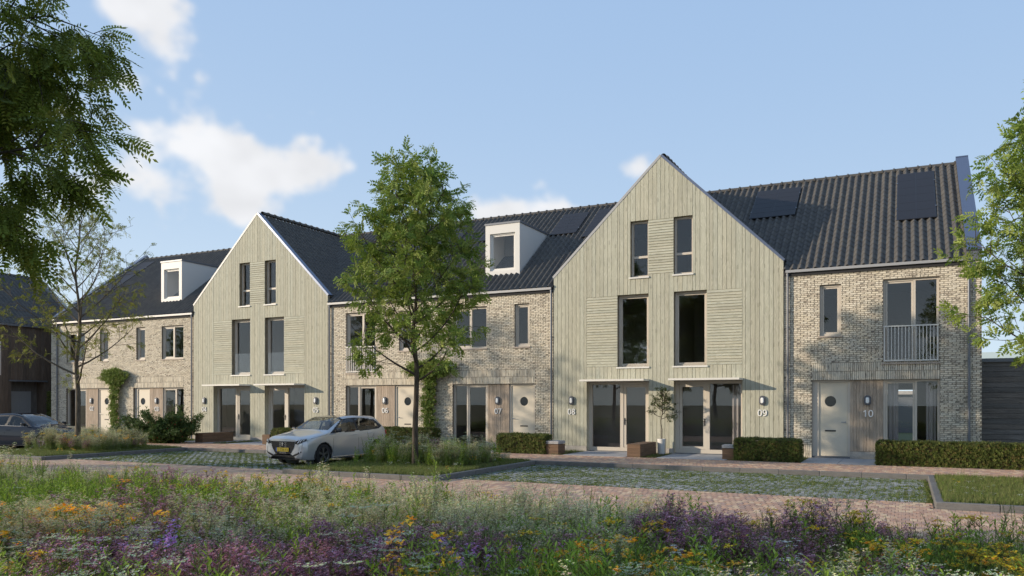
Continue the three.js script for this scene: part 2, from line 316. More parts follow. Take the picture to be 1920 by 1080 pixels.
// grass parking bays
const bays = [[-44, PX[0][0]], [PX[0][1], PX[1][0]], [PX[1][1], PX[2][0]]];
const bayGeos = paverGeo(0.205, 0.095, 0.05, 0.010);
const bayOpen = [];
bays.forEach(([a, b], i) => {
  const bay = struct('parking_bay', new GB().box(a + .002, b - .002, -0.22, -0.140, KZ + .142, PARKZ), mat.soil);
  const list = []; let row = 0;
  for (let z = KZ + 0.2; z < PARKZ - 0.03; z += 0.136, row++) for (let x = a + 0.14; x < b - 0.1; x += 0.272) {
    const X = x + (row % 2) * 0.136; if (X > b - .11) continue;
    const [px, , F] = proj(X, ROAD, z); if (F < 1 || px < -400 || px > 2300) continue;
    Mx.compose(P3.set(X + rr(-.006, .006), ROAD + rr(-.006, .004), z + rr(-.006, .006)), Q.setFromAxisAngle(UPV, rr(-.03, .03)), S3.set(1, 1, 1));
    list.push({ at: [X, ROAD, z], m: Mx.clone(), g: Math.floor(R() * 6), t: Math.floor(R() * BLOCK.length) });
  }
  pieces(list, i ? 300 : 0, 'grass_paver', 'grass_paver_rows', bay, bayGeos, blockM, BLOCK, mat.paverV);
});

// stone slabs to the doors, each slab a piece
const garden_path = struct('garden_path', new GB().box(-2.75, -0.75, -0.2, -0.02, 0.05, 2.41), mat.bed);
function slabs(x0, x1) {
  const nz = 3, nx = 2; for (let i = 0; i < nx; i++) for (let j = 0; j < nz; j++) {
    const w = (x1 - x0) / nx, d = 2.36 / nz; const o = mesh('slab', new RoundedBoxGeometry(w - .008, 0.06, d - .008, 1, 0.006), mat.concrete, garden_path); o.position.set(x0 + (i + .5) * w, -0.026 + rr(-.002, .002), 0.045 + (j + .5) * d);
  }
}
for (const [a, b] of [[-2.78, -0.78], [-10.35, -8.15], [-7.15, -4.95], [-13.6, -12.6], [-18.9, -17.9], [-29.1, -26.9], [-25.9, -23.7], [-34.8, -33.6], [-37.6, -36.4]]) slabs(a, b);
// ───────────────────────── houses ─────────────────────────
const EAVE = 6.05, RIDGE = 10.35, DEP = 5.8, PK = (RIDGE - EAVE) / DEP, RA = Math.atan(PK);
const GAB_TOP = 10.37, GAB_EAVE = 6.41, GAB_W = 8.13;
const gables = [-30.46, -11.70].map(x => ({ x0: x, x1: x + GAB_W, xa: x + GAB_W / 2 }));
const roofY = z => EAVE + PK * -z;
const gabK = (GAB_TOP - GAB_EAVE) / (GAB_W / 2);
const gabY = (g, x) => GAB_TOP - gabK * Math.abs(x - g.xa);

// an S-shaped roof tile: u across, v up the slope, n out
const TW = 0.235, TL = 0.335;
const tileGeo = (() => {
  const N = 10, g = new GB(), prof = i => { const t = i / N; return 0.044 * Math.sin(t * Math.PI * 2 + 0.6); };
  const P = (i, v, lift) => [(i / N - .5) * (TW + .004), v, prof(i) + lift];
  const slope = i => (prof(i + .01) - prof(i - .01)) / (0.02 / N * TW);
  const nm = i => { const s = slope(i), l = Math.hypot(s, 1); return [-s / l, 0, 1 / l]; };
  const put = (p, n) => { g.p.push(...p); g.n.push(...n); g.u.push(p[0], p[1]); };
  for (let i = 0; i < N; i++) {
    const a = P(i, 0, .024), b = P(i + 1, 0, .024), c = P(i + 1, TL + .03, .012), d = P(i, TL + .03, .012), na = nm(i), nb = nm(i + 1);
    put(a, na); put(b, nb); put(c, nb); put(a, na); put(c, nb); put(d, na);
    const e = P(i, 0.004, .012), f = P(i + 1, 0.004, .012); g.quad(e, f, b, a, [e[0], 0], [f[0], 0], [b[0], .02], [a[0], .02]);
  }
  return g.geo();
})();
function tileField(origin, U, Vv, Nn, w, len, keep) {   // tiles over a slope
  const list = [], cols = Math.round(w / TW), tw = w / cols;
  for (let j = 0; j * TL < len - 0.1; j++) for (let i = 0; i < cols; i++) {
    const u = (i + .5) * tw, v = j * TL;
    const p = origin.clone().addScaledVector(U, u).addScaledVector(Vv, v).addScaledVector(Nn, 0.03), c = p.clone().addScaledVector(Vv, TL / 2);
    if (keep && !keep(c)) continue;
    const m = new THREE.Matrix4().makeBasis(U, Vv, Nn).setPosition(p.x, p.y + rr(-.002, .002), p.z);
    m.scale(S3.set(tw / TW, v + TL > len ? Math.max(.2, (len - v) / (TL + .03)) : 1, 1));
    list.push({ at: [c.x, c.y, c.z], m, g: 0, t: Math.floor(R() * TILE.length), du: R(), dv: R() });
  }
  return list;
}
const ridgeGeo = (() => { const g = new GB(), n = 8, L = 0.41; const ring = (i, r, x) => { const a = Math.PI * (i / n * 1.16 - .08); return [x, Math.sin(a) * r, Math.cos(a) * r]; };
  const seg = (r0, x0, r1, x1) => { for (let i = 0; i < n; i++) g.quad(ring(i, r0, x0), ring(i + 1, r0, x0), ring(i + 1, r1, x1), ring(i, r1, x1)); };
  seg(.105, 0, .10, L - .05); seg(.10, L - .05, .135, L - .05); seg(.135, L - .05, .13, L); seg(.13, L, .09, L); return g.geo(); })();
function ridgeTiles(roof, x0, x1, y, z) { const n = Math.round((x1 - x0) / 0.41), s = (x1 - x0) / n / 0.41; for (let i = 0; i < n; i++) { const o = mesh('ridge_tile', ridgeGeo, tileM[i % 4], roof); o.position.set(x0 + i * 0.41 * s, y, z); o.scale.x = s; } }

// window: frame, optional sash, mullion, panes and sill in one group
function windowUnit(house, x0, x1, y0, y1, zf, o = {}) {
  const w = sub(o.name || 'window', house), fw = o.fw || 0.065, m = o.frame || mat.frame, g = new GB(), d = 0.09, za = zf - d;
  g.box(x0, x0 + fw, y0, y1, za, zf).box(x1 - fw, x1, y0, y1, za, zf).box(x0 + fw, x1 - fw, y1 - fw, y1, za, zf - .001).box(x0 + fw, x1 - fw, y0, y0 + fw, za, zf - .001);
  const cuts = o.mull ? [x0 + fw, ...o.mull, x1 - fw] : [x0 + fw, x1 - fw];
  for (const c of o.mull || []) g.box(c - fw / 2, c + fw / 2, y0 + fw, y1 - fw, za, zf - .002);
  mesh('frame', g, m, w);
  for (let i = 0; i + 1 < cuts.length; i++) {
    let a = cuts[i] + (i ? fw / 2 : 0), b = cuts[i + 1] - (i + 2 < cuts.length ? fw / 2 : 0), ya = y0 + fw, yb = y1 - fw; const zs = zf - 0.028;
    const panes = [];
    if (o.sash && o.sash.includes(i)) {
      const s = 0.05, q = new GB(); a += .004; b -= .004; ya += .004; yb -= .004; q.box(a, a + s, ya, yb, za + .01, zs).box(b - s, b, ya, yb, za + .01, zs).box(a + s, b - s, yb - s, yb, za + .01, zs - .001).box(a + s, b - s, ya, ya + s, za + .01, zs - .001);
      mesh('sash', q, m, w); a += s; b -= s; ya += s; yb -= s;
    }
    if (o.rail) { boxm('glazing_bar', [a, b, o.rail - .04, o.rail + .04, za + .01, zf - .012], m, w); panes.push([ya, o.rail - .04], [o.rail + .04, yb]); } else panes.push([ya, yb]);
    for (const [p, q] of panes) boxm('pane', [a - .005, b + .005, p - .005, q + .005, za + .038, za + .044], mat.glass, w);
  }
  if (o.sill) boxm('sill', [x0 - .04, x1 + .04, y0 - .055, y0 - .003, zf - .06, o.sillZ || 0.035], o.sillMat || mat.sill, w);
  return w;
}
function curtain(parent, x0, x1, y0, y1, z, n) { const g = new GB(), k = Math.max(4, n * 6); for (let i = 0; i < k; i++) { const X = t => lerp(x0, x1, t), Zf = t => z + 0.035 * Math.sin(t * n * Math.PI * 2), a = i / k, b = (i + 1) / k; g.quad([X(a), y0, Zf(a)], [X(b), y0, Zf(b)], [X(b), y1, Zf(b)], [X(a), y1, Zf(a)]); g.quad([X(b), y0, Zf(b) - .004], [X(a), y0, Zf(a) - .004], [X(a), y1, Zf(a) - .004], [X(b), y1, Zf(b) - .004]); } mesh('curtain', g, mat.curtain, parent); }
function wallLamp(house, x, y, z) {
  const g = sub('wall_lamp', house);
  const cap = (w, h, d, b) => { const s = new THREE.Shape(), r = w / 2, k = h / 2 - r; s.absarc(0, k, r, 0, Math.PI); s.absarc(0, -k, r, Math.PI, Math.PI * 2); return new THREE.ExtrudeGeometry(s, { depth: d, bevelEnabled: true, bevelThickness: b, bevelSize: b, bevelSegments: 3, curveSegments: 10 }); };
  const a = mesh('lamp_housing', cap(0.165, 0.28, 0.05, 0.018), mat.lampRing, g); a.position.set(x, y, z);
  const b = mesh('lamp_diffuser', cap(0.06, 0.15, 0.015, 0.02), mat.lampWhite, g); b.position.set(x, y, z + .06);
}
function houseNumber(house, text, x, y, z) { const t = new TextGeometry(text, { font, size: 0.205, depth: 0.022, curveSegments: 5, bevelEnabled: true, bevelThickness: .003, bevelSize: .0045, bevelSegments: 1 }); t.computeBoundingBox(); const b = t.boundingBox; t.translate(x - (b.min.x + b.max.x) / 2, y - (b.min.y + b.max.y) / 2, z); mesh('house_number', t, mat.numb, house); }
function downpipe(house, x, y0, y1, z = 0.07) { const g = [new THREE.CylinderGeometry(.038, .038, y1 - y0, 10).translate(x, (y0 + y1) / 2, z)]; for (let y = y0 + .8; y < y1; y += 1.7) g.push(new THREE.CylinderGeometry(.047, .047, .035, 10).translate(x, y, z), new THREE.BoxGeometry(.02, .03, .09).translate(x, y, z - .05)); mesh('downpipe', mergeGeometries(g), mat.zincDark, house); }
function solarPanel(house, x0, x1, v0, v1) {   // v: metres up the slope from the eaves
  const g = sub('solar_panel', house), U = new THREE.Vector3(1, 0, 0), Vv = new THREE.Vector3(0, Math.sin(RA), -Math.cos(RA)), N = new THREE.Vector3(0, Math.cos(RA), Math.sin(RA));
  const m = new THREE.Matrix4().makeBasis(U, Vv, N).setPosition(0, EAVE, 0);
  const fr = boxm('panel_frame', [x0, x1, v0, v1, .085, .118], mat.pvFrame, g); fr.applyMatrix4(m);
  const nx = 2, ny = 6; const q = new GB(); const w = (x1 - x0 - .04) / nx, h = (v1 - v0 - .04) / ny;
  for (let i = 0; i < nx; i++) for (let j = 0; j < ny; j++) q.box(x0 + .02 + i * w + .006, x0 + .02 + (i + 1) * w - .006, v0 + .02 + j * h + .004, v0 + .02 + (j + 1) * h - .004, .115, .1205);
  mesh('solar_cells', q, mat.pv, g).applyMatrix4(m);
  const c = new GB(); for (const x of [x0, x1]) for (const t of [.22, .78]) { const v = lerp(v0, v1, t); c.box(x - .02, x + .02, v - .02, v + .02, .1, .132); } mesh('clamps', c, mat.steel, g).applyMatrix4(m);
}
const slopeLen = DEP / Math.cos(RA);
const vOf = z => -z / Math.cos(RA);

function brickWall(house, x0, x1, y1, openings, soldier, detail) {
  const s = new THREE.Shape(); s.moveTo(x0, 0); s.lineTo(x1, 0); s.lineTo(x1, y1); s.lineTo(x0, y1); s.closePath();
  // openings that reach the ground are notched out of the outline
  const pts = [[x0, -.02]]; for (const [a, b, c, d] of openings.filter(o => o[2] <= 0.02).sort((p, q) => p[0] - q[0])) pts.push([a, -.02], [a, d], [b, d], [b, -.02]); pts.push([x1, -.02], [x1, y1], [x0, y1]);
  const shape = new THREE.Shape(pts.map(p => new THREE.Vector2(...p)));
  for (const [a, b, c, d] of openings.filter(o => o[2] > 0.02)) shape.holes.push(new THREE.Path([[a, c], [a, d], [b, d], [b, c]].map(p => new THREE.Vector2(...p))));
  const g = new THREE.ExtrudeGeometry(shape, { depth: 0.285, bevelEnabled: false }); g.translate(0, 0, -0.30);
  const wall = mesh('wall', g, mat.mortar, house);
  const list = [], J = 0.013, JV = 0.019, blocked = [...openings, ...soldier];
  const brick = (a, b, y, h, t) => { Mx.makeScale(b - a, h, 0.09).setPosition(a, y, rr(-.003, .002)); const n = fbm(a * 1.1 + 50, y * 1.1, 17, 3); list.push({ at: [(a + b) / 2, y, 0], m: Mx.clone(), g: Math.floor(R() * 14), t: t ?? (R() < sstep(.45, .75, n) * .4 ? pick([3, 7, 1]) : Math.floor(R() * 8)), du: 0, dv: 0 }); };
  const CH = 0.0605; let k = 0;
  for (let y = 0.003; y + .05 < y1; y += CH, k++) {
    const ym = y + CH / 2; let spans = [[x0, x1]];
    for (const [a, b, c, d] of blocked) if (ym > c && ym < d) spans = spans.flatMap(([p, q]) => a >= q || b <= p ? [[p, q]] : [[p, a], [b, q]].filter(([m, n]) => n - m > .03));
    for (const [p, q] of spans) { let x = x0 - 0.22 + (k % 2) * .104 + hash2(k, 3, 9) * .012; for (; x < q; ) { const L = 0.208, a = Math.max(x, p + .002), b = Math.min(x + L - JV, q - .002); if (b - a > .028) brick(a, b, y, CH - J); x += L; } }
  }
  for (const [a, b, c, d] of soldier) {
    const rows = 2, rh = (d - c) / rows, n = Math.round((b - a) / .0605), w = (b - a) / n;
    let spans = [[a, b]]; for (const [p, q, e, f] of openings) if (e < d - .02 && f > c + .02) spans = spans.flatMap(([s0, s1]) => p >= s1 || q <= s0 ? [[s0, s1]] : [[s0, p], [q, s1]]);
    for (let r = 0; r < rows; r++) for (let i = 0; i < n; i++) { const xa = a + i * w, xb = xa + w - J; if (!spans.some(([s0, s1]) => xa > s0 - .03 && xb < s1 + .03)) continue; brick(xa, xb, c + r * rh + .002, rh - J); }
  }
  pieces(list, detail ? 300 : 0, 'brick', 'brick_courses', wall, brickGeos, brickM, BRICK, mat.brickV);
  return wall;
}
function mainRoof(house, x0, x1, o = {}) {
  const th = .16, g = new GB(), A = [[.05, EAVE - .04], [-DEP, RIDGE - .02], [-2 * DEP - .1, EAVE - .04], [-2 * DEP - .1, EAVE - .04 - th], [-DEP, RIDGE - th - .02], [.05, EAVE - .04 - th]];
  if (o.gable) {   // only the two corners above the valleys, and the back slope
    const G = o.gable, zv = -(GAB_EAVE - EAVE) / PK, Y = z => roofY(z) - .04;
    for (const xe of [G.x0, G.x1]) { g.tri([xe, Y(zv), zv], [xe, Y(-DEP), -DEP], [G.xa, Y(-DEP), -DEP]); g.tri([xe, Y(zv) - .1, zv], [G.xa, Y(-DEP) - .1, -DEP], [xe, Y(-DEP) - .1, -DEP]); }
    g.quad([x0, RIDGE - .02, -DEP], [x1, RIDGE - .02, -DEP], [x1, EAVE - .04, -2 * DEP - .1], [x0, EAVE - .04, -2 * DEP - .1]);
  } else for (let i = 0; i < 6; i++) { const [za, ya] = A[i], [zb, yb] = A[(i + 1) % 6]; g.quad([x0, ya, za], [x1, ya, za], [x1, yb, zb], [x0, yb, zb]); }
  const roof = mesh(o.gable ? 'cross_roof' : 'roof', g, mat.deck, house);
  const U = new THREE.Vector3(1, 0, 0), Vv = new THREE.Vector3(0, Math.sin(RA), -Math.cos(RA)), N = new THREE.Vector3(0, Math.cos(RA), Math.sin(RA));
  const list = tileField(new THREE.Vector3(x0, EAVE - .05, .09), U, Vv, N, x1 - x0, slopeLen + .02, c => {
    if (o.holes) for (const [a, b, za, zb] of o.holes) if (c.x > a && c.x < b && c.z < za && c.z > zb) return false;
    for (const q of gables) if (c.x > q.x0 && c.x < q.x1 && gabY(q, c.x) > c.y + .12) return false; return true;
  });
  pieces(list, o.detail ? 300 : 0, 'roof_tile', 'roof_tile_rows', roof, [tileGeo], tileM, TILE, mat.tileV);
  ridgeTiles(roof, o.r0 ?? x0, o.r1 ?? x1, RIDGE + .01, -DEP);
  return roof;
}
function dormer(house, x0, x1) {
  const g = sub('dormer', house), zf = -1.0, yb = roofY(zf), yt = 8.86, zb = -(yt - EAVE) / PK, fw = .2, w0 = x0 + fw, w1 = x1 - fw, wy0 = yb + .22, wy1 = yt - .36;
  const f = new GB(); f.box(x0, w0, yb - .1, yt, zf - .12, zf).box(w1, x1, yb - .1, yt, zf - .12, zf).box(w0, w1, wy1, yt, zf - .12, zf - .001).box(w0, w1, yb - .1, wy0, zf - .12, zf - .001);
  mesh('dormer_front', f, mat.dormer, g);
  const c = new GB(); for (const [a, b] of [[x0 + .004, x0 + .1], [x1 - .1, x1 - .004]]) { const P = (x, y, z) => [x, y, z], p = [[yb - .1, zf - .12], [yt - .002, zf - .12], [yt - .002, zb]]; for (const [x, s] of [[a, 1], [b, 0]]) { const T = p.map(([y, z]) => P(x, y, z)); s ? c.tri(T[0], T[1], T[2]) : c.tri(T[0], T[2], T[1]); } }
  mesh('dormer_cheeks', c, mat.dormer, g);
  boxm('dormer_roof', [x0 - .03, x1 + .03, yt, yt + .07, zb - .12, zf + .03], mat.zincDark, g);
  const w = windowUnit(g, w0, w1, wy0, wy1, zf - .07, { sash: [0], frame: mat.dormer, fw: .05 }); // merged below into the dormer
  for (const o of [...w.children]) g.add(o); g.remove(w);
  boxm('lining', [x0 + .1, x1 - .1, yb - .05, yt - .02, zf - 1.5, zf - 1.45], mat.room, g);
}
function shell(house, x0, x1, o = {}) {   // party walls, floors and the wall across the rooms
  const g = new GB(), e = .004; g.box(x0 + e, x0 + .1, 0, EAVE - .1, -11.5, -.302, {}).box(x1 - .1, x1 - e, 0, EAVE - .1, -11.5, -.302);
  g.box(x0 + .1, x1 - .1, 2.68, 2.92, -11.5, -.302).box(x0 + .1, x1 - .1, EAVE - .35, EAVE - .12, -11.5, -.302);
  mesh('party_walls', g, mat.room, house); boxm('floor', [x0 + .1, x1 - .1, -.15, .02, -11.5, -.13], mat.roomFloor, house);
  const b = new GB(); const holes = o.through;
  const across = (z0, z1) => { if (!holes) b.box(x0 + .1, x1 - .1, 0, EAVE - .1, z0, z1); else { const [a, c, d] = holes; b.box(x0 + .1, a, 0, 2.68, z0, z1).box(c, x1 - .1, 0, 2.68, z0, z1).box(a, c, d, 2.68, z0, z1).box(x0 + .1, x1 - .1, 2.93, EAVE - .36, z0, z1); } };
  across(-11.5, -11.3); if (!holes) across(-4.6, -4.5); else b.box(x0 + .1, x1 - .1, 2.93, EAVE - .36, -4.6, -4.5);
  mesh('rear_wall', b, mat.room, house);
}
function doorUnit(house, x0, x1, y1, hinge) {   // flush leaf with a round light
  const d = sub('door', house), zf = -.11, fw = .07, wide = .2, g = new GB(), side = hinge === 'L';
  const a = x0 + (side ? wide : fw), b = x1 - (side ? fw : .11);
  g.box(x0, a, 0.02, y1, zf - .1, zf).box(b, x1, 0.02, y1, zf - .1, zf).box(a, b, y1 - fw, y1, zf - .1, zf - .001); mesh('frame', g, mat.frame, d);
  const s = new THREE.Shape([[a + .004, .06], [b - .004, .06], [b - .004, y1 - fw - .004], [a + .004, y1 - fw - .004]].map(p => new THREE.Vector2(...p))); const cx = lerp(a, b, side ? .40 : .56), cy = 1.80;
  const h = new THREE.Path(); h.absarc(cx, cy, .17, 0, Math.PI * 2); s.holes.push(h);
  const e = new THREE.ExtrudeGeometry(s, { depth: .05, bevelEnabled: false, curveSegments: 20 }); e.translate(0, 0, zf - .085); mesh('leaf', e, mat.leaf, d);
  const pane = mesh('round_window', new THREE.CylinderGeometry(.168, .168, .008, 28).rotateX(Math.PI / 2), mat.glassDark, d); pane.position.set(cx, cy, zf - .065);
  boxm('letter_slot', [cx - .16, cx + .16, .84, .885, zf - .04, zf - .025], mat.dark, d); boxm('threshold', [x0, x1, -.01, .055, zf - .12, zf + .05], mat.zincDark, d);
  const kx = side ? b - .07 : a + .07, k = [new THREE.CylinderGeometry(.022, .022, .02, 12).rotateX(Math.PI / 2).translate(kx, 1.14, zf - .03), new THREE.CylinderGeometry(.010, .010, .06, 8).rotateX(Math.PI / 2).translate(kx, 1.14, zf), new THREE.CylinderGeometry(.011, .011, .13, 8).rotateZ(Math.PI / 2).translate(kx + (side ? -.05 : .05), 1.14, zf + .03)]; mesh('handle', mergeGeometries(k), mat.steel, d);
}
function balustrade(house, x0, x1, y0, y1) { const b = sub('balustrade', house), g = new GB(); g.box(x0, x1, y1 - .04, y1, .02, .06).box(x0, x1, y0 + .02, y0 + .055, .02, .06).box(x0, x0 + .03, y0, y1, .0, .02).box(x1 - .03, x1, y0, y1, 0, .02); mesh('rails', g, mat.rail, b); const n = 16; for (let i = 0; i < n; i++) { const x = lerp(x0 + .03, x1 - .03, i / (n - 1)); boxm('bar', [x - .011, x + .011, y0 + .055, y1 - .04, .026, .052], mat.rail, b); } }

function brickHouse({ num, label, x0, x1, ox, type, balcony, dorm, detail, curtains, through, gutter = [x0, x1], roofX = [x0, x1], pv = [], pipes = [], extra }) {
  const house = thing('brick_house', label, 'house', 'brick houses of the terrace');
  const Rt = type === 'R', X = (a, b) => Rt ? [ox + a, ox + b] : [ox + 3.6 - b, ox + 3.6 - a];
  const door = X(0, 1.12), panel = X(1.12, 2.06), gw = X(2.06, 3.6), sm = X(.23, .86), big = X(2.06, 3.58), byo = balcony ? 2.99 : 3.87, byt = balcony ? 5.55 : 5.48;
  const openings = [[ox, ox + 3.6, 0, 2.475], [...sm, 3.88, 5.5], [...big, byo + (balcony ? .035 : 0), byt]];
  brickWall(house, x0, x1, EAVE - .12, openings, [[ox, ox + 3.6, 2.475, 3.022], [x0, x1, 0, .42]].map(o => o), detail);
  shell(house, x0, x1, { through });
  doorUnit(house, ...door, 2.472, Rt ? 'L' : 'R');
  // boarded panel between door and window
  const pn = sub('timber_panel', house); boxm('backing', [panel[0], panel[1], .02, 2.472, -.16, -.115], mat.pinkWood[0], pn); boxm('plinth', [panel[0], panel[1], .0, .225, -.115, -.055], mat.plinth, pn);
  const nb = 10, bw = (panel[1] - panel[0]) / nb; for (let i = 0; i < nb; i++) boxm('board', [panel[0] + i * bw + .003, panel[0] + (i + 1) * bw - .003, .235, 2.47, -.115, -.075 + rr(-.003, .003)], pick(mat.pinkWood), pn, { u: R() * 3, v: R() * 3 });
  const lx = Rt ? ox + 1.62 : ox + 1.98; wallLamp(house, lx, 1.83, -.08); houseNumber(house, num, lx + .02, 1.42, -.07);
  const mull = [Rt ? gw[0] + .90 : gw[0] + .62];
  const w = windowUnit(house, gw[0], gw[1], .02, 2.472, -.11, { mull, sash: Rt ? [0] : [1] });
  if (curtains) { curtain(w, gw[0] + .12, gw[0] + .42, .05, 2.35, -.34, 2); curtain(w, gw[1] - .36, gw[1] - .1, .05, 2.35, -.34, 2); }
  windowUnit(house, ...sm, 3.88, 5.5, -.09, { sill: true, sash: [0] });
  const wb = windowUnit(house, big[0], big[1], byo, byt, -.09, { sill: true, mull: [balcony ? big[0] + .86 : big[0] + .78], sash: [0] });
  if (balcony) balustrade(house, big[0] + .015, big[1] - .015, byo + .02, 4.12);
  const roof = mainRoof(house, roofX[0], roofX[1], { detail, holes: dorm ? [[dorm[0] + .02, dorm[1] - .02, -1.08, -3.75]] : null });
  if (dorm) dormer(house, ...dorm);
  for (const p of pv) solarPanel(house, ...p);
  const gt = new GB(); gt.box(gutter[0], gutter[1], EAVE - .10, EAVE - .09, .0, .13).box(gutter[0], gutter[1], EAVE - .09, EAVE - .015, .12, .13).box(gutter[0], gutter[1], EAVE - .09, EAVE - .02, .002, .01).box(gutter[0], gutter[0] + .01, EAVE - .09, EAVE - .016, .01, .12).box(gutter[1] - .01, gutter[1], EAVE - .09, EAVE - .016, .01, .12); mesh('gutter', gt, mat.zinc, house);
  for (const p of pipes) downpipe(house, p, 0, EAVE - .115);
  if (extra) extra(house);
  return house;
}
function parapet(house, x0, x1, face) {   // raised end wall with metal coping; face: the side seen (-1 left, 1 right)
  const H0 = .2, g = new GB(), top = z => roofY(z) + H0, P = [[.0, EAVE - .12], [.0, top(0)], [-DEP, RIDGE + H0], [-2 * DEP, top(0)], [-2 * DEP, 0], [-.302, 0], [-.302, EAVE - .12]];
  const s = new THREE.Shape(P.map(([z, y]) => new THREE.Vector2(-z, y))); const e = new THREE.ExtrudeGeometry(s, { depth: x1 - x0 - .01, bevelEnabled: false }); e.rotateY(Math.PI / 2); e.translate(x0 + .005, 0, 0);
  const end = mesh('end_wall', e, mat.mortar, house);
  const L = slopeLen + .08; for (const back of [0, 1]) { const b = boxm('coping', [x0 - .006, x1 + .004, -.03, L, 0, .05], mat.coping, end); const V2 = new THREE.Vector3(0, Math.sin(RA), -Math.cos(RA) * (back ? -1 : 1)), U2 = new THREE.Vector3(back ? -1 : 1, 0, 0), N2 = new THREE.Vector3().crossVectors(U2, V2); const m = new THREE.Matrix4().makeBasis(U2, V2, N2).setPosition(back ? x0 + x1 : 0, EAVE + H0 + .004, back ? -2 * DEP : .03); b.applyMatrix4(m); }
  boxm('coping', [x0 - .005, x1 + .003, EAVE - .10, EAVE + H0 + .03, .002, .035], mat.zincDark, end);
  if (face > 0) { const gb = new GB(true); for (let z = 0; z < DEP; z += .215) for (let y = EAVE - .1; y < RIDGE + .2; y += .0605) { const zz = -z - .1 + (Math.round(y / .0605) % 2) * .1; if (y < roofY(zz) + .02 || y > roofY(zz) + H0 - .03) continue; gb.col = pick(BRICK); gb.box(x1 - .01, x1 + .005, y, y + .052, zz - .105, zz + .1, { u: R(), v: R() }); } if (gb.p.length) { const o = mesh('brick_courses', gb, mat.brickV, end); o.userData.kind = 'stuff'; } }
}
const v = (z0, z1) => [vOf(z0), vOf(z1)];
brickHouse({ num: '10', label: 'cream brick end house numbered 10 with a first-floor balcony rail and pale door', x0: -3.56, x1: 1.97, ox: -2.71, type: 'R', balcony: true, detail: true, curtains: true, through: [-1.0, 0.35, 2.3], gutter: [-3.5, 1.6], roofX: [-3.56, 1.58], pv: [[-.3, .87, ...v(-2.22, -5.33)]], pipes: [-3.44, 1.64], extra: h => parapet(h, 1.585, 1.965, -1) });
brickHouse({ num: '07', label: 'cream brick house numbered 07 with a white roof dormer beside the tall gable', x0: -17.02, x1: -11.70, ox: -16.09, type: 'L', dorm: [-15.15, -13.62], detail: true, gutter: [-17.0, -11.78], pv: [[-13.46, -12.28, ...v(-3.6, -5.22)], [-11.85, -10.7, ...v(-3.2, -5.3)], [-16.95, -15.8, ...v(-3.7, -5.25)]], pipes: [-11.79] });
brickHouse({ num: '06', label: 'cream brick house numbered 06 with a balcony rail, behind the silver car', x0: -22.33, x1: -17.02, ox: -21.4, type: 'L', balcony: true, detail: true, gutter: [-22.3, -17.02], pv: [[-19.3, -18.1, ...v(-3.7, -5.25)], [-21.0, -19.8, ...v(-2.6, -4.2)]], pipes: [-22.22] });
brickHouse({ num: '03', label: 'cream brick house numbered 03 with a white dormer, joined to the gable with number 04', x0: -35.93, x1: -30.46, ox: -34.8, type: 'R', dorm: [-33.99, -32.5], gutter: [-35.93, -30.52], pipes: [-30.58], pv: [[-32.1, -30.95, ...v(-4.0, -5.3)]] });
brickHouse({ num: '02', label: 'cream brick end house numbered 02 with a long solar strip, beside the dark timber house', x0: -41.35, x1: -35.93, ox: -40.09, type: 'L', gutter: [-41.35, -35.93], roofX: [-41.05, -35.93], pv: [[-40.85, -39.7, ...v(-2.5, -5.3)]], pipes: [-40.75], extra: h => parapet(h, -41.34, -41.06, 1) });

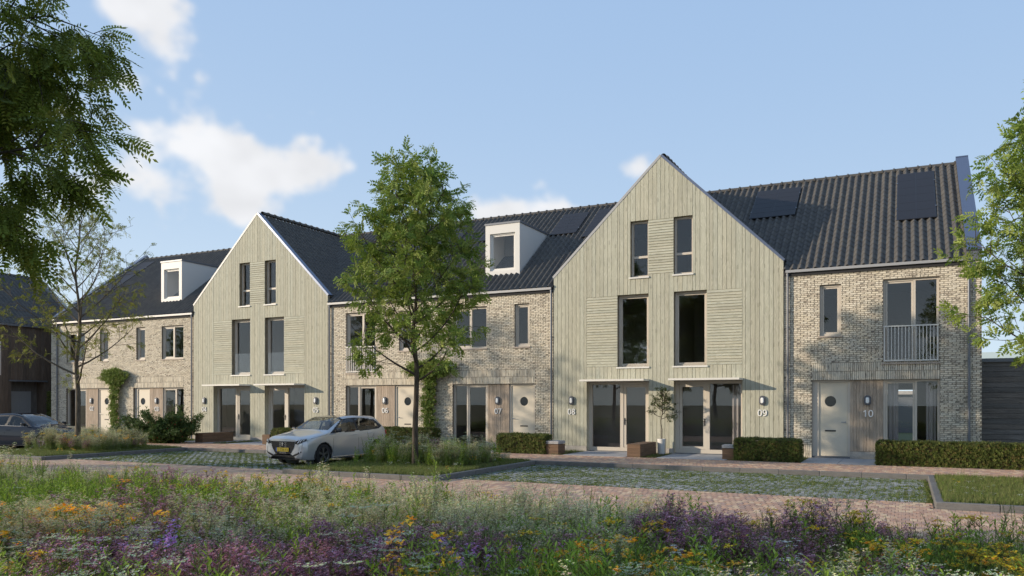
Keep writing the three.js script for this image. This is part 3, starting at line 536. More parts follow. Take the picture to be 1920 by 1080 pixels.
// ───────────────────────── gabled timber houses ─────────────────────────
function gabledHouse(G, nums, label, pv) {
  const house = thing('gabled_house', label, 'house', 'timber-clad gabled houses');
  const { x0, x1, xa } = G, X = d => x0 + d, ZF = 0.05;
  const wins = [[2.96, 3.61, 6.18, 8.16], [4.51, 5.17, 6.18, 8.16], [2.48, 3.62, 3.02, 5.58], [4.52, 5.65, 3.02, 5.58]].map(([a, b, c, d]) => [X(a), X(b), c, d]);
  const doors = [[1.31, 3.62], [4.52, 6.82]].map(([a, b]) => [X(a), X(b), 0, 2.50]);
  const slatP = [[3.61, 4.51, 6.26, 8.14], [1.31, 2.48, 3.04, 5.56], [5.65, 6.82, 3.04, 5.56]].map(([a, b, c, d]) => [X(a), X(b), c, d]);
  // structural wall
  const pts = [[x0, 0]]; for (const [a, b, , d] of doors) pts.push([a, 0], [a, d], [b, d], [b, 0]); pts.push([x1, 0], [x1, GAB_EAVE - .02], [xa, GAB_TOP - .02], [x0, GAB_EAVE - .02]);
  const shape = new THREE.Shape(pts.map(p => new THREE.Vector2(...p))); for (const [a, b, c, d] of wins) shape.holes.push(new THREE.Path([[a, c], [a, d], [b, d], [b, c]].map(p => new THREE.Vector2(...p))));
  const wg = new THREE.ExtrudeGeometry(shape, { depth: .29, bevelEnabled: false }); wg.translate(0, 0, -.27); const wall = mesh('wall', wg, mat.sageDark, house);
  // upright boards
  const n = 54, bw = (x1 - x0) / n, q = mulberry(nums[0] === '08' ? 808 : 404); const edges = [x0]; for (let i = 1; i < n; i++) edges.push(x0 + i * bw + (q() - .5) * .03); edges.push(x1);
  const cutsX = [...new Set([...wins, ...doors, ...slatP].flatMap(o => [o[0], o[1]]))];
  for (const c of cutsX) { let bi = 1; for (let i = 1; i < n; i++) if (Math.abs(edges[i] - c) < Math.abs(edges[bi] - c)) bi = i; edges[bi] = c; }
  edges.sort((a, b) => a - b);
  const blocks = [...wins, ...slatP, ...doors];
  for (let i = 0; i + 1 < edges.length; i++) {
    const a = edges[i] + .0055, b = edges[i + 1] - .0055, m = (a + b) / 2; if (b - a < .02) continue; let ys = [[.185, Math.max(gabY(G, a), gabY(G, b))]];
    for (const [p, r, c, d] of blocks) if (m > p && m < r) ys = ys.flatMap(([s, t]) => c >= t || d <= s ? [[s, t]] : [[s, c - .004], [d + .004, t]].filter(([u, w]) => w - u > .03));
    for (const [s, t] of ys) {
      const zf = ZF + rr(-.003, .003), zb = .022, du = R() * 4, dv = R() * 4, ta = Math.min(t, gabY(G, a) - .03), tb = Math.min(t, gabY(G, b) - .03), ridge = a < xa && b > xa; const g = new GB(), uv = p => [p[0] + du, p[1] + dv];
      const F = [[a, s], [b, s], [b, tb], ...(ridge && t > 9 ? [[xa, GAB_TOP - .04]] : []), [a, ta]];
      for (let k = 1; k + 1 < F.length; k++) { const T = [F[0], F[k], F[k + 1]].map(p => [...p, zf]); g.tri(...T, ...T.map(uv)); }
      for (let k = 0; k < F.length; k++) { const p = F[k], r = F[(k + 1) % F.length]; g.quad([...p, zb], [...r, zb], [...r, zf], [...p, zf], [p[0] + du, p[1] + dv], [r[0] + du, r[1] + dv], [r[0] + du, r[1] + dv], [p[0] + du, p[1] + dv]); }
      mesh('board', g, pick(mat.sage), wall);
    }
  }
  for (const [a, b, c, d] of slatP) { const k = Math.round((d - c) / .096), h = (d - c) / k; for (let i = 0; i < k; i++) { const y = c + i * h, g = new GB(), e = .004, A = a + .003, B = b - .003, u = R() * 4, w = R() * 4, z0 = ZF + .012, z1 = ZF - .012; const T = (x, yy) => [yy + u, x + w];
    g.quad([A, y + e, z0], [B, y + e, z0], [B, y + h, z1], [A, y + h, z1], T(A, y), T(B, y), T(B, y + h), T(A, y + h)); g.quad([A, y + e, .022], [B, y + e, .022], [B, y + e, z0], [A, y + e, z0], T(A, y), T(B, y), T(B, y + .02), T(A, y + .02)); g.quad([A, y + h, z1], [B, y + h, z1], [B, y + h, .022], [A, y + h, .022]); g.tri([A, y + e, z0], [A, y + h, z1], [A, y + e, .022]).tri([B, y + e, z0], [B, y + e, .022], [B, y + h, z1]);
    mesh('slat', g, pick(mat.sage), wall); } }
  for (const [a, b] of [[x0, doors[0][0]], [doors[0][1], doors[1][0]], [doors[1][1], x1]]) boxm('plinth', [a + .01, b - .01, -.02, .18, .021, .06], mat.plinth, wall);
  // windows
  wins.forEach(([a, b, c, d], i) => {
    const low = i > 1, w = windowUnit(house, a + .002, b - .002, c + .002, d - .002, low ? -.13 : -.11, { sash: low ? [0] : null, rail: low ? null : c + .72, sill: true, sillZ: ZF + .045, sillMat: mat.rail });
    if (low) boxm('glass_balustrade', [a + .06, b - .06, c + .02, c + .98, -.06, -.052], mat.glass, w);
  });
  // glazed door sets under flat canopies
  doors.forEach(([a, b, , d], i) => {
    const set = sub('glazed_door', house), zf = -.16, za = zf - .09, g = new GB(), f = .075, mid = i ? a + 1.12 : a + 1.26;
    g.box(a + .002, a + f + .06, .02, d - .002, za, zf).box(b - f, b - .002, .02, d - .002, za, zf).box(a + f + .06, b - f, d - .10, d - .002, za, zf - .001).box(mid - .06, mid + .06, .02, d - .1, za, zf - .002).box(a + f + .06, mid - .06, .02, .15, za, zf - .001).box(mid + .06, b - f, .02, .15, za, zf - .001); mesh('frame', g, mat.frame, set);
    const lf = i ? [a + f + .065, mid - .065] : [mid + .065, b - f - .005], q2 = new GB(), s = .095; q2.box(lf[0], lf[0] + s, .155, d - .105, za + .01, zf - .02).box(lf[1] - s, lf[1], .155, d - .105, za + .01, zf - .02).box(lf[0] + s, lf[1] - s, d - .105 - s, d - .105, za + .01, zf - .021).box(lf[0] + s, lf[1] - s, .155, .155 + s, za + .01, zf - .021); mesh('leaf', q2, mat.frame, set);
    boxm('pane', [a + f + .06, mid - .06, .15, d - .1, za + .04, za + .046], mat.glass, set); boxm('pane', [mid + .06, b - f, .15, d - .1, za + .04, za + .046], mat.glass, set);
    const hx = i ? lf[1] - .045 : lf[0] + .045; mesh('handle', mergeGeometries([new THREE.BoxGeometry(.035, .24, .012).translate(hx, 1.08, zf - .012), new THREE.CylinderGeometry(.01, .01, .05, 8).rotateX(Math.PI / 2).translate(hx, 1.12, zf + .01), new THREE.BoxGeometry(.1, .02, .018).translate(hx + (i ? -.04 : .04), 1.12, zf + .035)]), mat.dark, set);
    boxm('threshold', [a + .002, b - .002, -.01, .02, za, zf + .06], mat.zincDark, set);
    const reveal = new GB(); reveal.box(a - .001, a + .002, 0, d, -.26, .02).box(b - .002, b + .001, 0, d, -.26, .02); mesh('reveal', reveal, mat.sage[0], set);
    boxm('canopy', [a - .02, b + .03, 2.51, 2.575, ZF + .001, ZF + .68], mat.rail, house);
    const lx = i ? X(7.47) : X(.72); wallLamp(house, lx, 1.83, ZF); houseNumber(house, nums[i], lx, 1.42, ZF + .006);
    if (i) curtain(set, b - .42, b - .12, .1, 2.35, za - .25, 2);
  });
  // rooms
  const sh = new GB(); sh.box(x0 + .004, x0 + .1, 0, GAB_EAVE - .15, -11.5, -.272).box(x1 - .1, x1 - .004, 0, GAB_EAVE - .15, -11.5, -.272).box(xa - .06, xa + .06, 0, 8.9, -11.4, -.272).box(x0 + .1, x1 - .1, 2.68, 2.9, -11.4, -.272).box(x0 + .1, x1 - .1, 5.75, 6.0, -11.4, -.272).box(x0 + .1, x1 - .1, 0, 5.75, -4.6, -4.5).box(x0 + .1, xa - .06, .02, 2.68, -2.0, -1.9).box(xa + .06, x1 - .1, .02, 2.68, -2.4, -2.3).box(x0 + .9, x1 - .9, 6, 7.3, -3.6, -3.5).box(xa - 2, xa + 2, 7.3, 8.2, -3.6, -3.5);
  mesh('party_walls', sh, mat.room, house); boxm('floor', [x0 + .1, x1 - .1, -.15, .02, -11.5, -.24], mat.roomFloor, house);
  // roof: two slopes, ridge running back from the street
  const b = Math.atan(gabK), rg = new GB(), zA = -.10, zB = -DEP * 2; for (const s of [-1, 1]) { const xe = xa + s * GAB_W / 2, th = .15; const P = [[xa, GAB_TOP - .06], [xe, GAB_EAVE - .06], [xe, GAB_EAVE - .06 - th], [xa, GAB_TOP - .06 - th]]; rg.quad([P[0][0], P[0][1], zA], [P[1][0], P[1][1], zA], [P[1][0], P[1][1], zB], [P[0][0], P[0][1], zB]).quad([P[3][0], P[3][1], zA], [P[2][0], P[2][1], zA], [P[2][0], P[2][1], zB], [P[3][0], P[3][1], zB]).quad([...P[1], zA], [...P[2], zA], [...P[2], zB], [...P[1], zB]).quad([...P[0], zA], [...P[1], zA], [...P[2], zA], [...P[3], zA]); }
  const roof = mesh('roof', rg, mat.deck, house);
  const len = Math.hypot(GAB_W / 2, GAB_TOP - GAB_EAVE), keep = c => c.y > roofY(c.z) - .12;
  const rightL = tileField(new THREE.Vector3(x1, GAB_EAVE - .07, -.22), new THREE.Vector3(0, 0, -1), new THREE.Vector3(-Math.cos(b), Math.sin(b), 0), new THREE.Vector3(Math.sin(b), Math.cos(b), 0), DEP + .1, len, keep);
  const leftL = tileField(new THREE.Vector3(x0, GAB_EAVE - .07, -DEP - .2), new THREE.Vector3(0, 0, 1), new THREE.Vector3(Math.cos(b), Math.sin(b), 0), new THREE.Vector3(-Math.sin(b), Math.cos(b), 0), DEP + .1, len, keep);
  pieces([...rightL, ...leftL], 0, 'roof_tile', 'roof_tile_rows', roof, [tileGeo], tileM, TILE, mat.tileV);
  const nr = 13; for (let i = 0; i < nr; i++) { const o = mesh('ridge_tile', ridgeGeo, tileM[i % 4], roof); o.position.set(xa, GAB_TOP + .03, -.24 - i * .42); o.rotation.y = Math.PI / 2; }
  mainRoof(house, x0, x1, { gable: G, detail: false });
  if (pv) solarPanel(house, ...pv);
  // verge trims
  for (const s of [-1, 1]) { const L2 = len + .02, o = boxm('verge_trim', [0, L2, -.03, .055, -.2, ZF + .012], s < 0 ? mat.zinc : mat.coping, roof); o.position.set(xa, GAB_TOP - .02, 0); o.rotation.z = s < 0 ? Math.PI + b : -b; if (s < 0) { o.scale.y = -1; } }
  return house;
}
gabledHouse(gables[1], ['08', '09'], 'sage green timber gabled house with entrances 08 and 09, between brick houses 07 and 10', [-5.22, -3.62, ...v(-3.27, -5.27)]);
gabledHouse(gables[0], ['04', '05'], 'sage green timber gabled house with entrances 04 and 05, behind the silver car');
// ───────────────────────── neighbours ─────────────────────────
{ // dark timber house, its front turned to the right
  const H = thing('dark_timber_house', 'dark brown timber house with pale garage door, left of brick house 02', 'house');
  const X = -43.2, Z0 = -3.1, Z1 = 2.4, EV = 6.0, D = 4.4, RG = 9.25, gar = [-.75, 1.0];
  const w = new GB(); w.box(X - 2 * D, X - .05, -.1, EV, Z0, gar[0]).box(X - 2 * D, X - .05, -.1, EV, gar[1], Z1).box(X - 2 * D, X - .05, 2.95, EV, gar[0], gar[1]).box(X - 2 * D, X - .7, -.1, 2.95, gar[0], gar[1]); const wall = mesh('wall', w, mat.darkWood[0], H);
  const gw = [[0.35, 1.25]];
  for (let z = Z0; z < Z1 - .1; z += .165) { const a = z + .004, b = z + .161, inG = b > gar[0] && a < gar[1]; const winA = z > 1.55 && z < 2.2; const y0 = inG ? 2.96 : -.05;
    const spans = winA ? [[y0, 3.2], [5.0, EV]] : [[y0, EV]]; for (const [p, q] of spans) boxm('board', [X - .049, X + rr(-.008, .006), p, q, a, b], pick(mat.darkWood), wall, { u: R() * 4, v: R() * 4 }); }
  const gd = sub('garage_door', H); for (let i = 0; i < 14; i++) { const z = lerp(gar[0] + .35, gar[1] - .02, i / 14), d = (gar[1] - gar[0] - .37) / 14; boxm('slat', [X - .6, X - .56, 0, 2.35, z + .006, z + d - .006], mat.zinc, gd); } boxm('frame', [X - .69, X - .602, -.05, 2.9, gar[0], gar[1]], mat.shedWood[0], gd); boxm('lintel', [X - .02, X + .06, 2.88, 2.955, gar[0] - .2, gar[1] + .15], mat.zincDark, gd);
  const wn = sub('window', H); boxm('pane', [X - .04, X - .03, 3.28, 4.95, 1.65, 2.25], mat.glass, wn); const fr = new GB(); fr.box(X - .05, X + .01, 3.2, 3.28, 1.56, 2.34).box(X - .05, X + .01, 4.92, 5.0, 1.56, 2.34).box(X - .05, X + .01, 3.28, 4.92, 1.56, 1.65).box(X - .05, X + .01, 3.28, 4.92, 2.25, 2.34); mesh('frame', fr, mat.frame, wn);
  const k = (RG - EV) / D, b = Math.atan(k), rg = new GB(); for (const s of [-1, 1]) { const xe = X - D + s * (D + .12), ye = EV - .12 * k; rg.quad([X - D, RG, Z0], [xe, ye, Z0], [xe, ye, Z1], [X - D, RG, Z1]); } rg.tri([X, EV - .02, Z0 + .01], [X - D, RG - .02, Z0 + .01], [X - 2 * D, EV - .02, Z0 + .01]).tri([X, EV - .02, Z1 - .01], [X - D, RG - .02, Z1 - .01], [X - 2 * D, EV - .02, Z1 - .01]);
  const roof = mesh('roof', rg, mat.deck, H);
  pieces(tileField(new THREE.Vector3(X + .12, EV - .06, Z1), new THREE.Vector3(0, 0, -1), new THREE.Vector3(-Math.cos(b), Math.sin(b), 0), new THREE.Vector3(Math.sin(b), Math.cos(b), 0), Z1 - Z0 - .2, D / Math.cos(b) + .1), 0, 'roof_tile', 'roof_tile_rows', roof, [tileGeo], tileM, TILE, mat.tileV);
  for (let z = Z0 + .3; z < Z1; z += .42) { const o = mesh('ridge_tile', ridgeGeo, tileM[0], roof); o.position.set(X - D, RG + .03, z + .4); o.rotation.y = Math.PI / 2; }
  for (const s of [1, -1]) { const L = D / Math.cos(b) + .15, o = boxm('verge_trim', [0, L, -.05, .22, Z0 - .12, Z0 + .1], mat.zinc, roof); o.position.set(X - D, RG + .02, 0); o.rotation.z = s > 0 ? -b : Math.PI + b; if (s < 0) o.scale.y = -1; }
  boxm('gutter', [X + .002, X + .14, EV - .12, EV - .01, Z0, Z1], mat.zincDark, H);
}
{ // dark boarded shed on the right
  const S = thing('timber_shed', 'low shed of dark horizontal boards beside the end wall of house 10', 'shed');
  const x0 = 2.05, x1 = 9.5, zf = -1.2, top = 3.02; const w = boxm('wall', [x0, x1, -.1, top - .05, zf - 4, zf - .03], mat.shedWood[0], S);
  const n = 19, h = top / n; for (let i = 0; i < n; i++) { const g = new GB(), y = i * h; g.box(x0, x1, y + .006, y + h - .004, zf - .029, zf + rr(-.006, .006), { h: true, u: R() * 4, v: R() * 4 }); mesh('board', g, pick(mat.shedWood), w); }
  boxm('roof_edge', [x0 - .03, x1, top - .02, top + .09, zf - 4.1, zf + .06], mat.zincDark, S);
}
{ // pale barn far behind
  const B = thing('pale_barn', 'far low building with a pale green roof seen over the dark shed', 'barn');
  const x0 = 1, x1 = 22, z0 = -62, z1 = -52; boxm('wall', [x0, x1, -.2, 4.2, z0, z1], mat.plinth, B); const g = new GB(); g.quad([x0 - .4, 4.1, z1 + .4], [x1 + .4, 4.1, z1 + .4], [x1 + .4, 6.3, -57], [x0 - .4, 6.3, -57]).quad([x1 + .4, 4.1, z0 - .4], [x0 - .4, 4.1, z0 - .4], [x0 - .4, 6.3, -57], [x1 + .4, 6.3, -57]).tri([x0, 4.1, z0], [x0, 4.1, z1], [x0, 6.2, -57]).tri([x1, 4.1, z0], [x1, 6.2, -57], [x1, 4.1, z1]); mesh('roof', g, M(0.50, 0.56, 0.50, .7), B);
  const gs = thing('garden_shed', 'grey garden shed on the lawn, seen through the ground-floor window of house 10', 'shed'); const s = new GB(); s.box(-2.2, -.95, -.05, 2.2, -27, -24.5).box(-.6, .6, -.05, 2.2, -27, -24.5).box(-.95, -.6, 1.9, 2.2, -27, -24.5); mesh('wall', s, mat.zincDark, gs); boxm('roof', [-2.5, .9, 2.2, 2.4, -27.3, -24.2], mat.plinth, gs);
}

// ───────────────────────── benches, pot ─────────────────────────
const benchGeo = (w, h, d) => new RoundedBoxGeometry(w, h, d, 2, .012);
function bench(label, x0, x1, z0, z1, h, cap) {
  const t = thing('timber_bench', label, 'bench', 'timber bench blocks between the front doors', [(x0 + x1) / 2, 0, (z0 + z1) / 2]);
  const n = 3, hh = (h - (cap || 0)) / n; for (let i = 0; i < n; i++) { const w = x1 - x0, d = z1 - z0, g = new GB().box(-w / 2, w / 2, -.01 + i * hh, (i + 1) * hh - .012 - .003, -d / 2, d / 2, { h: true, u: R() * 3, v: R() * 3 }); mesh('beam', g, mat.bench[i % 3], t); }
  if (cap) { const c = mesh('stone_cap', new RoundedBoxGeometry(x1 - x0 + .02, cap, z1 - z0 + .02, 1, .008), mat.concrete, t); c.position.y = h - cap / 2; }
}
bench('long timber bench block between entrances 08 and 09, beside the potted tree', -8.1, -7.66, .55, 2.35, .43);
bench('stone-capped timber block at the end of the hedge by house 07', -11.0, -10.55, 1.7, 2.3, .45, .1);
bench('stone-capped timber block at the end of the hedge by entrance 09', -5.12, -4.72, 1.6, 2.05, .45, .1);
bench('long timber bench block in front of entrance 04', -27.75, -27.3, .6, 2.35, .43);
bench('short timber block by the hedge in front of entrance 05', -24.0, -23.6, 1.2, 2.2, .43);
bench('timber bench block below the lamp of house 02', -38.6, -38.15, .6, 2.3, .45);

// ───────────────────────── leaves and trees ─────────────────────────
// leaflets: flat folded diamonds along a stalk (pinnate), colours by vertex
function pinnate(n, len, lw, ll, bend = 0.25, tip = true) {
  const g = new GB(true), r = mulberry(n * 31 + 7); const pos = t => [0, len * t, -bend * len * t * t];
  const leaf = (b, dir, nrm) => { const d = new THREE.Vector3(...dir).normalize(), nn = new THREE.Vector3(...nrm).normalize(), s = new THREE.Vector3().crossVectors(d, nn).normalize(), B = new THREE.Vector3(...b), k = .85 + .3 * r(); const m1 = B.clone().addScaledVector(d, ll * k * .45).addScaledVector(s, lw * .5).addScaledVector(nn, lw * .12), m2 = B.clone().addScaledVector(d, ll * k * .45).addScaledVector(s, -lw * .5).addScaledVector(nn, lw * .12), t = B.clone().addScaledVector(d, ll * k).addScaledVector(nn, -ll * .08); const c = .82 + .36 * r(); g.col = [c, c, c * .9]; g.tri(B.toArray(), m1.toArray(), t.toArray()).tri(B.toArray(), t.toArray(), m2.toArray()); };
  const pairs = Math.floor(n / 2);
  for (let i = 0; i < pairs; i++) { const t = .18 + .78 * i / pairs; for (const s of [-1, 1]) leaf(pos(t), [s * .9, .45 + .2 * r(), -.15 + .2 * r()], [r() * .4 - .2, -.1, 1]); }
  if (tip) leaf(pos(.95), [0, 1, -.3], [0, .2, 1]);
  g.col = [.6, .55, .4]; g.tri([-.002, 0, 0], [.002, 0, 0], pos(.98));
  return g.geo();
}
function simpleSprig(n, len, lw, ll, seed = 3) {   // alternate simple leaves
  const g = new GB(true), r = mulberry(seed); for (let i = 0; i < n; i++) { const t = (i + .5) / n, a = i * 2.4, b = new THREE.Vector3(0, len * t, 0), d = new THREE.Vector3(Math.cos(a), .5 + .5 * r(), Math.sin(a)).normalize(), nn = new THREE.Vector3(-Math.cos(a) * .5, 1, -Math.sin(a) * .5).normalize(), s = new THREE.Vector3().crossVectors(d, nn).normalize(), k = .7 + .6 * r(); const c = .75 + .5 * r(); g.col = [c, c, c * .9];
    const m1 = b.clone().addScaledVector(d, ll * k * .5).addScaledVector(s, lw * .5 * k), m2 = b.clone().addScaledVector(d, ll * k * .5).addScaledVector(s, -lw * .5 * k), e = b.clone().addScaledVector(d, ll * k).addScaledVector(nn, -ll * .15); g.tri(b.toArray(), m1.toArray(), e.toArray()).tri(b.toArray(), e.toArray(), m2.toArray()); }
  return g.geo();
}
function tube(g, pts, rads, sides) { // smooth tube
  const rings = [], T = new THREE.Vector3(), A = new THREE.Vector3(), B = new THREE.Vector3(); let len = 0;
  for (let i = 0; i < pts.length; i++) { T.copy(pts[Math.min(i + 1, pts.length - 1)]).sub(pts[Math.max(i - 1, 0)]).normalize(); A.set(1, 0, 0); if (Math.abs(T.x) > .9) A.set(0, 0, 1); B.crossVectors(T, A).normalize(); A.crossVectors(B, T).normalize(); if (i) len += pts[i].distanceTo(pts[i - 1]); rings.push(Array.from({ length: sides + 1 }, (_, k) => { const a = k / sides * Math.PI * 2, n = A.clone().multiplyScalar(Math.cos(a)).addScaledVector(B, Math.sin(a)); return { p: pts[i].clone().addScaledVector(n, rads[i]).toArray(), n: n.toArray(), u: [k / sides, len] }; })); }
  const put = v => { g.p.push(...v.p); g.n.push(...v.n); g.u.push(...v.u); if (g.c) g.c.push(...g.col); };
  for (let i = 0; i + 1 < rings.length; i++) for (let k = 0; k < sides; k++) { const a = rings[i][k], b = rings[i][k + 1], c = rings[i + 1][k + 1], d = rings[i + 1][k]; put(a); put(b); put(c); put(a); put(c); put(d); }
}
function growTree(o) {   // -> { wood, spots: [position, direction] }
  const r = mulberry(o.seed), g = new GB(), spots = [], V3 = (x, y, z) => new THREE.Vector3(x, y, z), H = o.height, cb = o.base;
  const wob = Array.from({ length: 9 }, (_, i) => V3((r() - .5) * o.wobble * (i > 1 ? 1 : .3), H * .94 * i / 8, (r() - .5) * o.wobble * (i > 1 ? 1 : .3))); const curve = new THREE.CatmullRomCurve3(wob); const tp = Array.from({ length: 17 }, (_, i) => curve.getPoint(i / 16)); tp[0].y = -.15;
  tube(g, tp, tp.map((_, i) => Math.max(.012, o.trunk * Math.pow(1 - i / 17, .85) * (i === 0 ? 1.25 : 1))), 9);
  const limb = (p0, dir, L, rad, sides, lift, n = 6) => { const pts = [p0.clone()], d = dir.clone(); for (let i = 0; i < n; i++) { d.y += lift / n; d.x += (r() - .5) * .22; d.z += (r() - .5) * .22; d.y += (r() - .5) * .12; d.normalize(); pts.push(pts[i].clone().addScaledVector(d, L / n)); } tube(g, pts, pts.map((_, i) => Math.max(.004, rad * (1 - .85 * i / n))), sides); return pts; };
  const on = (pts, t) => { const k = Math.min(t * (pts.length - 1), pts.length - 1.001), i = Math.floor(k); return [pts[i].clone().lerp(pts[i + 1], k - i), pts[i + 1].clone().sub(pts[i]).normalize()]; };
  const side = (d, ang, az) => { const a = V3(0, 1, 0); if (Math.abs(d.y) > .95) a.set(1, 0, 0); const u = V3().crossVectors(d, a).normalize(), w = V3().crossVectors(u, d).normalize(); return d.clone().multiplyScalar(Math.cos(ang)).addScaledVector(u, Math.sin(ang) * Math.cos(az)).addScaledVector(w, Math.sin(ang) * Math.sin(az)).normalize(); };
  for (let i = 0; i < o.limbs; i++) {
    const t = (i + .3 * r()) / o.limbs, h = lerp(cb, H * .93, Math.pow(t, .9)), prof = o.profile(t), az = i * 2.39996 + r() * .5, L = o.radius * prof * (.85 + .3 * r()) * (o.aniso !== undefined ? lerp(.5, 1.45, Math.cos(az - o.aniso) ** 2) : 1), e = lerp(o.lowAngle, o.topAngle, t);
    const p0 = curve.getPoint(clamp(h / (H * .94))), dir = V3(Math.cos(az) * Math.cos(e), Math.sin(e), Math.sin(az) * Math.cos(e));
    const pts = limb(p0, dir, L, Math.max(.014, o.trunk * .42 * (1 - .7 * t)), 5, o.lift); const ns = Math.max(3, Math.round(L * o.twigs));
    for (let j = 0; j < ns; j++) {
      const s = lerp(.28, 1, (j + r()) / ns), [q, d] = on(pts, s), L2 = (o.twigLen || .42) * L * (1.15 - .55 * s) * (.7 + .6 * r()); const p2 = limb(q, side(d, .6 + .5 * r(), r() * 6.28), L2, .012, 3, o.lift * .6, 4);
      const n3 = Math.max(2, Math.round(L2 * o.fine));
      for (let k = 0; k < n3; k++) { const [q3, d3] = on(p2, lerp(.25, 1, (k + r()) / n3)), d4 = side(d3, .5 + .7 * r(), r() * 6.28); const L3 = o.spray * (.6 + .8 * r()), p3 = limb(q3, d4, L3, .005, 3, o.droop, 2); const nl = o.leaves; for (let m = 0; m < nl; m++) { const [q4, d5] = on(p3, lerp(.15, 1, (m + r()) / nl)); spots.push([q4, side(d5, .5 + .6 * r(), r() * 6.28)]); } }
    }
  }
  return { wood: g.geo(), spots };
}
function leafItems(spots, r, cols, smin, smax, droop) {
  const items = [], d = new THREE.Vector3(), q = new THREE.Quaternion(), q2 = new THREE.Quaternion(), n = new THREE.Vector3(), y = new THREE.Vector3(0, 1, 0), mm = new THREE.Matrix4(), sx = new THREE.Vector3(), sz = new THREE.Vector3();
  for (const [p, dir] of spots) {
    d.copy(dir); d.y -= droop * (.5 + r()); d.normalize();
    // leaf faces mostly the sky
    n.set((r() - .5) * 3.2, .35 + r(), (r() - .5) * 3.2); n.addScaledVector(d, -n.dot(d)); if (n.lengthSq() < .01) n.set(1, 0, 0).addScaledVector(d, -d.x); n.normalize(); sx.crossVectors(d, n).normalize(); mm.makeBasis(sx, d, n); q.setFromRotationMatrix(mm);
    const s = smin + (smax - smin) * r(), c = pick(cols, r), k = .8 + .4 * r(); items.push([new THREE.Matrix4().compose(p, q, S3.set(s, s, s)), [c[0] * k, c[1] * k, c[2] * k]]);
  }
  return items;
}
function tree(name, label, group, pos, o, leafGeo, cols, smin, smax, droop, barkM, shared) {
  const t = thing(name, label, 'tree', group, pos, o.turn || 0), r = mulberry(o.seed + 5), k = shared || growTree(o);
  mesh('trunk', k.wood, barkM, t); instanced('crown', leafGeo, mat.leafV, leafItems(k.spots, r, cols, smin, smax, droop), t, 'stuff'); return k;
}
const ASH = pinnate(9, .21, .042, .092), ROB = pinnate(17, .25, .021, .046, .35), SMALL = pinnate(7, .13, .028, .055);
const greenA = [[.22, .305, .06], [.25, .33, .07], [.18, .27, .055], [.32, .38, .11]], greenR = [[.17, .215, .032], [.20, .245, .036], [.14, .185, .03], [.27, .28, .045]], greenL = [[.24, .26, .04], [.19, .22, .036], [.30, .29, .05]];
const ashO = { height: 8.0, base: 2.3, radius: 3.1, trunk: .092, wobble: .12, limbs: 36, lowAngle: .35, topAngle: 1.1, lift: .55, twigs: 3.5, fine: 4.6, spray: .30, leaves: 5, droop: -.1, seed: 41, profile: t => (.78 + .5 * Math.sin(Math.min(1, t * 1.6) * 1.5)) * Math.pow(1 - t * .94, .42) * .78 };
tree('street_tree', 'leafy green young street tree in the planting bed beside the silver car', 'street trees', [-12.4, 0, 8.2], ashO, ASH, greenA, .85, 1.35, .35, mat.bark);
tree('street_tree', 'dense green street tree beside the end hedge of house 10', 'street trees', [3.2, 0, 6.9], { ...ashO, seed: 97, height: 8.3, radius: 2.9, twigs: 3.6, fine: 4.6 }, ASH, greenA, .85, 1.3, .35, mat.bark);
tree('street_tree', 'thin airy young tree with a pale trunk beside the dark car', 'street trees', [-27.0, 0, 8.3], { ...ashO, height: 9.1, radius: 3.1, base: 2.4, trunk: .10, limbs: 28, twigs: 3.0, fine: 4.4, leaves: 3, spray: .24, seed: 23, profile: t => (.9 + .25 * Math.sin(t * 3)) * Math.pow(1 - t * .95, .5) }, SMALL, greenL, .9, 1.4, .2, mat.barkPale);
const robO = { height: 8.4, base: 2.85, radius: 3.5, trunk: .15, wobble: .2, limbs: 60, lowAngle: .2, topAngle: 1.0, lift: 0, twigs: 5.2, fine: 6.4, spray: .30, leaves: 11, droop: -.45, seed: 61, twigLen: .3, aniso: -.466, profile: t => (.75 + 1.2 * Math.min(t, .25)) * Math.pow(1 - t * .9, .5) };
tree('feathery_tree', 'big dark tree with feathery leaves hanging into view over the meadow', null, [-11.15, -.1, 24.62], robO, ROB, greenR, .95, 1.4, .6, mat.bark);
// trees of the same street beyond the frame: they shade the road and stand mirrored in the windows
{
  const o1 = { ...ashO, height: 11.2, radius: 3.6, trunk: .16, limbs: 26, twigs: 2.2, fine: 2.8, leaves: 4, seed: 131 }; let k = null;
  const off = [[-31, 19.2], [-37.5, 23.0], [-46, 12.2], [-8, 40], [-18, 42], [3, 41], [-22, 47], [13, 38]];
  off.forEach(([x, z], i) => { const t = tree('roadside_tree', 'broad green tree across the road from the terrace', 'trees across the road', [x, -.1, z], { ...o1, turn: i * 1.3, seed: 131 + i * 0 }, ASH, greenA, 1.15, 1.7, .35, mat.bark, k); k = k || t; if (i < 2) scene.children[scene.children.length - 1].scale.setScalar(.88); if (i === 2) scene.children[scene.children.length - 1].scale.setScalar(.62); });
}
